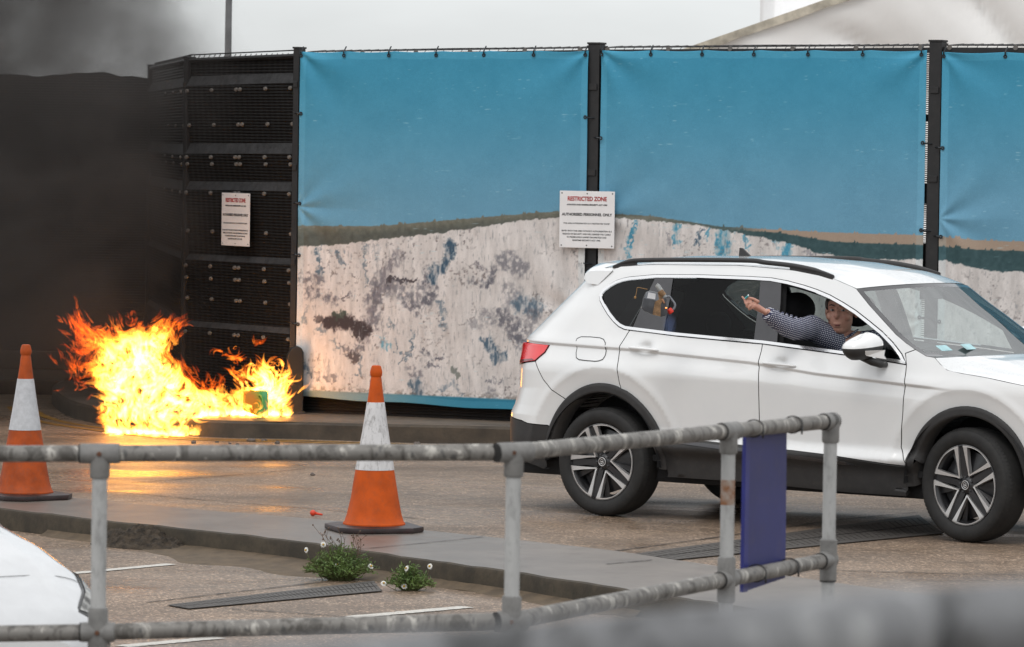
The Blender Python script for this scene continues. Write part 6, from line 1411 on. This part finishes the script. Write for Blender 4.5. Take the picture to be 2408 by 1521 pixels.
def tongue(p0, ln, wd, h0, wind, bright=1.0):
    n = 9; p = np.array(p0, float); pts = [p]; v = np.array((wind, 0, 1.0))
    for i in range(n-1):
        v = nrm(np.array((wind, 0, .9))+curl(p, 2.4)*.55+curl(p, 6.5, 9)*.26); p = p+v*ln/(n-1); pts.append(p)
    ph = rf_.uniform(-1.0, 1.0); face = np.array((math.sin(ph), -math.cos(ph), 0)); k = len(mbf.v)
    for i, q in enumerate(pts):
        t = i/(n-1); tg = nrm(pts[min(i+1, n-1)]-pts[max(i-1, 0)]); sd = nrm(np.cross(tg, face)); w_ = wd*(math.sin(math.pi*min(1, .12+t*.88))**.8)*(1-t*.35)*(1+.25*math.sin(t*9+ph*5)); bow = np.cross(sd, tg)*w_*.35
        for j, o_ in enumerate((-1, -.4, .4, 1)):
            mbf.v.append(tuple(q+sd*w_*o_+bow*(1-o_*o_)-fo)); heat.append((max(0, min(1, h0*(1.08-.55*t))), bright*(1.15 if j in (1, 2) else .25)*(1-t**3)*min(1, .35+t*4), 0, 1))
    for i in range(n-1):
        for j in range(3): mbf.f.append((k+i*4+j, k+i*4+j+1, k+i*4+j+5, k+i*4+j+4)); mbf.mi.append(0)
cnt = 0
while cnt < 1500:
    x, y = rf_.uniform(165, 680), rf_.uniform(755, 1018)
    if not inpoly(x, y, FP1): continue
    d = pdist(x, y, FP1); cnt += 1
    Y = FYC(x)+rf_.gauss(0, .10)*min(1, d/30)*1.6; p = yp(x, y, Y); p[2] = max(p[2], .01 if x < 460 else .145)
    lowf = (y-740)/275; leftred = min(1, max(0, (290-x)/110))*min(1, max(0, (935-y)/120))
    h = min(1, .40+d/46*.55+.30*lowf)-.62*leftred; h = max(.06, h+rf_.gauss(0, .09))
    ln = rf_.uniform(.06, .20)*(1.0+.5*(1-lowf))*(.55+.45*min(1, d/25)); tongue(p, ln, rf_.uniform(.010, .034), h, -.35+.5*rf_.random()-(.25 if y < 900 and x < 420 else 0), .9)
for (cx, cy, rx, ry, n, h, wind) in ((185, 770, 30, 28, 60, .25, -.7), (195, 860, 42, 55, 110, .22, -.7), (250, 790, 40, 30, 60, .38, -.5), (330, 765, 22, 18, 26, .3, -.2), (310, 745, 14, 8, 8, .22, -.6), (410, 770, 26, 22, 40, .32, -.1), (545, 845, 18, 18, 20, .42, -.4), (565, 880, 16, 26, 36, .5, -.2), (525, 832, 14, 8, 8, .35, -.8), (600, 810, 8, 8, 5, .35, 0), (620, 900, 36, 30, 150, .85, -.2), (648, 930, 26, 40, 110, .95, -.1), (590, 930, 26, 26, 60, .8, -.3), (480, 915, 60, 22, 60, .3, -.4), (450, 890, 25, 25, 30, .28, -.4), (635, 862, 22, 10, 22, .6, -.1), (668, 900, 5, 40, 30, .7, 0)):
    for i in range(n):
        x, y = rf_.gauss(cx, rx*.55), rf_.gauss(cy, ry*.55); p = yp(x, y, FYC(x)+rf_.gauss(0, .09)); tongue(p, rf_.uniform(.05, .17), rf_.uniform(.006, .020), max(.05, rf_.gauss(h, .08)), wind+rf_.uniform(-.3, .3), 1.0)
for i in range(330):                                              # broad hot billows filling the core
    x, y = rf_.uniform(235, 660), rf_.uniform(790, 1010)
    if not inpoly(x, y, FP1) or pdist(x, y, FP1) < 17: continue
    p = yp(x, y, FYC(x)+rf_.uniform(.0, .16)); p[2] = max(p[2], .02 if x < 460 else .15); tongue(p, rf_.uniform(.10, .20), rf_.uniform(.035, .075), rf_.uniform(.6, .95), rf_.uniform(-.6, .2), .75)
for i in range(26):                                               # licks in front of the container
    p = yp(rf_.uniform(580, 655), rf_.uniform(955, 984), 38.62); p[2] = max(p[2], .15); tongue(p, rf_.uniform(.05, .11), rf_.uniform(.008, .02), rf_.uniform(.5, 1), rf_.uniform(-.6, .3), .9)
for i in range(260):                                              # low hot sheet along the ground and the kerb top
    x = rf_.uniform(250, 685); y = rf_.uniform(1000, 1019) if x < 462 else rf_.uniform(960, 984); p = yp(x, y, FYC(x)+rf_.gauss(-.05, .12)); p[2] = .012 if x < 462 else .15
    tongue(p, rf_.uniform(.05, .12), rf_.uniform(.018, .05), 1.0, -.5+rf_.random(), 1.1)
me = mbf.mesh('flames', True); ca = me.color_attributes.new('glow', 'FLOAT_COLOR', 'POINT'); ca.data.foreach_set('color', np.array(heat, dtype=np.float32).ravel())
link('flames', me, firemat(), fr_o)
# the burning container in the fire
kp = gp(614, 966, .145); ko = empty('burning_container', (kp[0], 38.78, .145), .2); tag(ko, 'half melted green and orange plastic container burning beside the fence post', 'container')
def meltmat():
    m, t, b_ = newmat('melting_plastic'); v = coords(t); s_ = nd(t, 'ShaderNodeSeparateXYZ', {0: v}).outputs[0]
    f = mth(t, 'ADD', mth(t, 'MULTIPLY', s_, 5.0), mth(t, 'MULTIPLY', noise(t, v, 9, 3), .9))
    t.links.new(ramp(t, f, [(.25, (.50, .20, .01)), (.45, (.36, .30, .02)), (.6, (.07, .33, .06)), (.8, (.10, .40, .16))]), b_.inputs['Base Color']); b_.inputs['Roughness'].default_value = .4; return m
mk_ = meltmat(); kb = MB().prism([(-.10, .06), (-.095, .195), (-.06, .215), (.085, .225), (.10, .205), (.105, .02), (.06, .0), (-.04, .035)], (0, .06, 0), (1, 0, 0), (0, 0, 1), .12); kb.build('body', mk_, ko, bevel=.015, smooth=50)
MB().tube(catmull([(.02, -.062, .19), (.045, -.085, .17), (.055, -.085, .08), (.04, -.062, .05)], 5), .010, 8).build('handle', mk_, ko, smooth=True)
MB().lathe([(.02, -.005), (.02, .02), (.0, .022)], 14, (-.03, 0, .205)).build('neck', mk_, ko, smooth=40)

# ------------------------------------------------------------------ smoke
def dsmoke(t):
    p = nd(t, 'ShaderNodeTexCoord').outputs['Object']; s_ = nd(t, 'ShaderNodeSeparateXYZ', {0: p}); x_, y_, z_ = s_.outputs
    pw = nd(t, 'ShaderNodeMapping', {0: p, 'Scale': (1, 1, 1.15)}).outputs[0]
    n1 = noise(t, pw, .62, 4, .55, 1.1); n2 = noise(t, pw, 2.1, 4, .6, .4)
    nn = mth(t, 'ADD', mth(t, 'MULTIPLY', n1, .75), mth(t, 'MULTIPLY', n2, .25))
    # soft right hand limit, slanting left with height
    lim = mth(t, 'ADD', x_, mth(t, 'MULTIPLY', mth(t, 'MAXIMUM', mth(t, 'SUBTRACT', z_, 2.9), 0), .25))
    lim = mth(t, 'SUBTRACT', lim, mth(t, 'MULTIPLY', mth(t, 'SUBTRACT', nn, .5), 2.6))
    e_ = mth(t, 'SUBTRACT', 1.0, sms(t, lim, -4.1, -2.25))
    lump = sms(t, nn, .42, .60)
    d = mth(t, 'MULTIPLY', e_, mth(t, 'MULTIPLY_ADD', lump, 1.1, .10))
    d = mth(t, 'MULTIPLY', d, mth(t, 'SUBTRACT', 1.0, mth(t, 'MULTIPLY', sms(t, z_, 2.7, 3.3), .15)))
    d = mth(t, 'MULTIPLY', d, mth(t, 'MULTIPLY', sms(t, z_, .12, .9), mth(t, 'MULTIPLY', sms(t, y_, 38.2, 39.6), mth(t, 'SUBTRACT', 1.0, sms(t, y_, 44.6, 46.0)))))
    d = mth(t, 'MULTIPLY', d, mth(t, 'MULTIPLY', mth(t, 'SUBTRACT', 1.0, sms(t, z_, 4.6, 6.5)), sms(t, x_, -8.6, -7.0)))
    return mth(t, 'MULTIPLY', d, SMOKE_D)
SMOKE_D = .80
hull = []
mS = MB(); ringz = [(.12, -8.6, -1.75, 38.2, 44.2), (.9, -8.8, -1.6, 38.1, 45.6), (2.2, -9, -1.7, 38.0, 46.1), (3.4, -9, -2.3, 38.0, 46.1), (5.2, -9, -3.4, 38.2, 46.1), (6.6, -8.5, -4.6, 39, 45.5)]
for z_, xa, xb, ya, yb in ringz:
    for i in range(20):
        t = 2*math.pi*i/20; c_, s_ = math.cos(t), math.sin(t); c_, s_ = math.copysign(abs(c_)**.5, c_), math.copysign(abs(s_)**.5, s_); mS.v.append(((xa+xb)/2+(xb-xa)/2*c_, (ya+yb)/2+(yb-ya)/2*s_, z_))
mS.f = [(j*20+i, j*20+(i+1) % 20, (j+1)*20+(i+1) % 20, (j+1)*20+i) for j in range(5) for i in range(20)]+[tuple(range(20))[::-1], tuple(range(100, 120))]; mS.mi = [0]*len(mS.f)
msm = volmat('black_smoke', (.115, .108, .104), dsmoke); smo = mS.build('smoke', msm, weld=True)
tag(smo, 'dark smoke drifting left and up from the fire', 'smoke', kind='stuff')
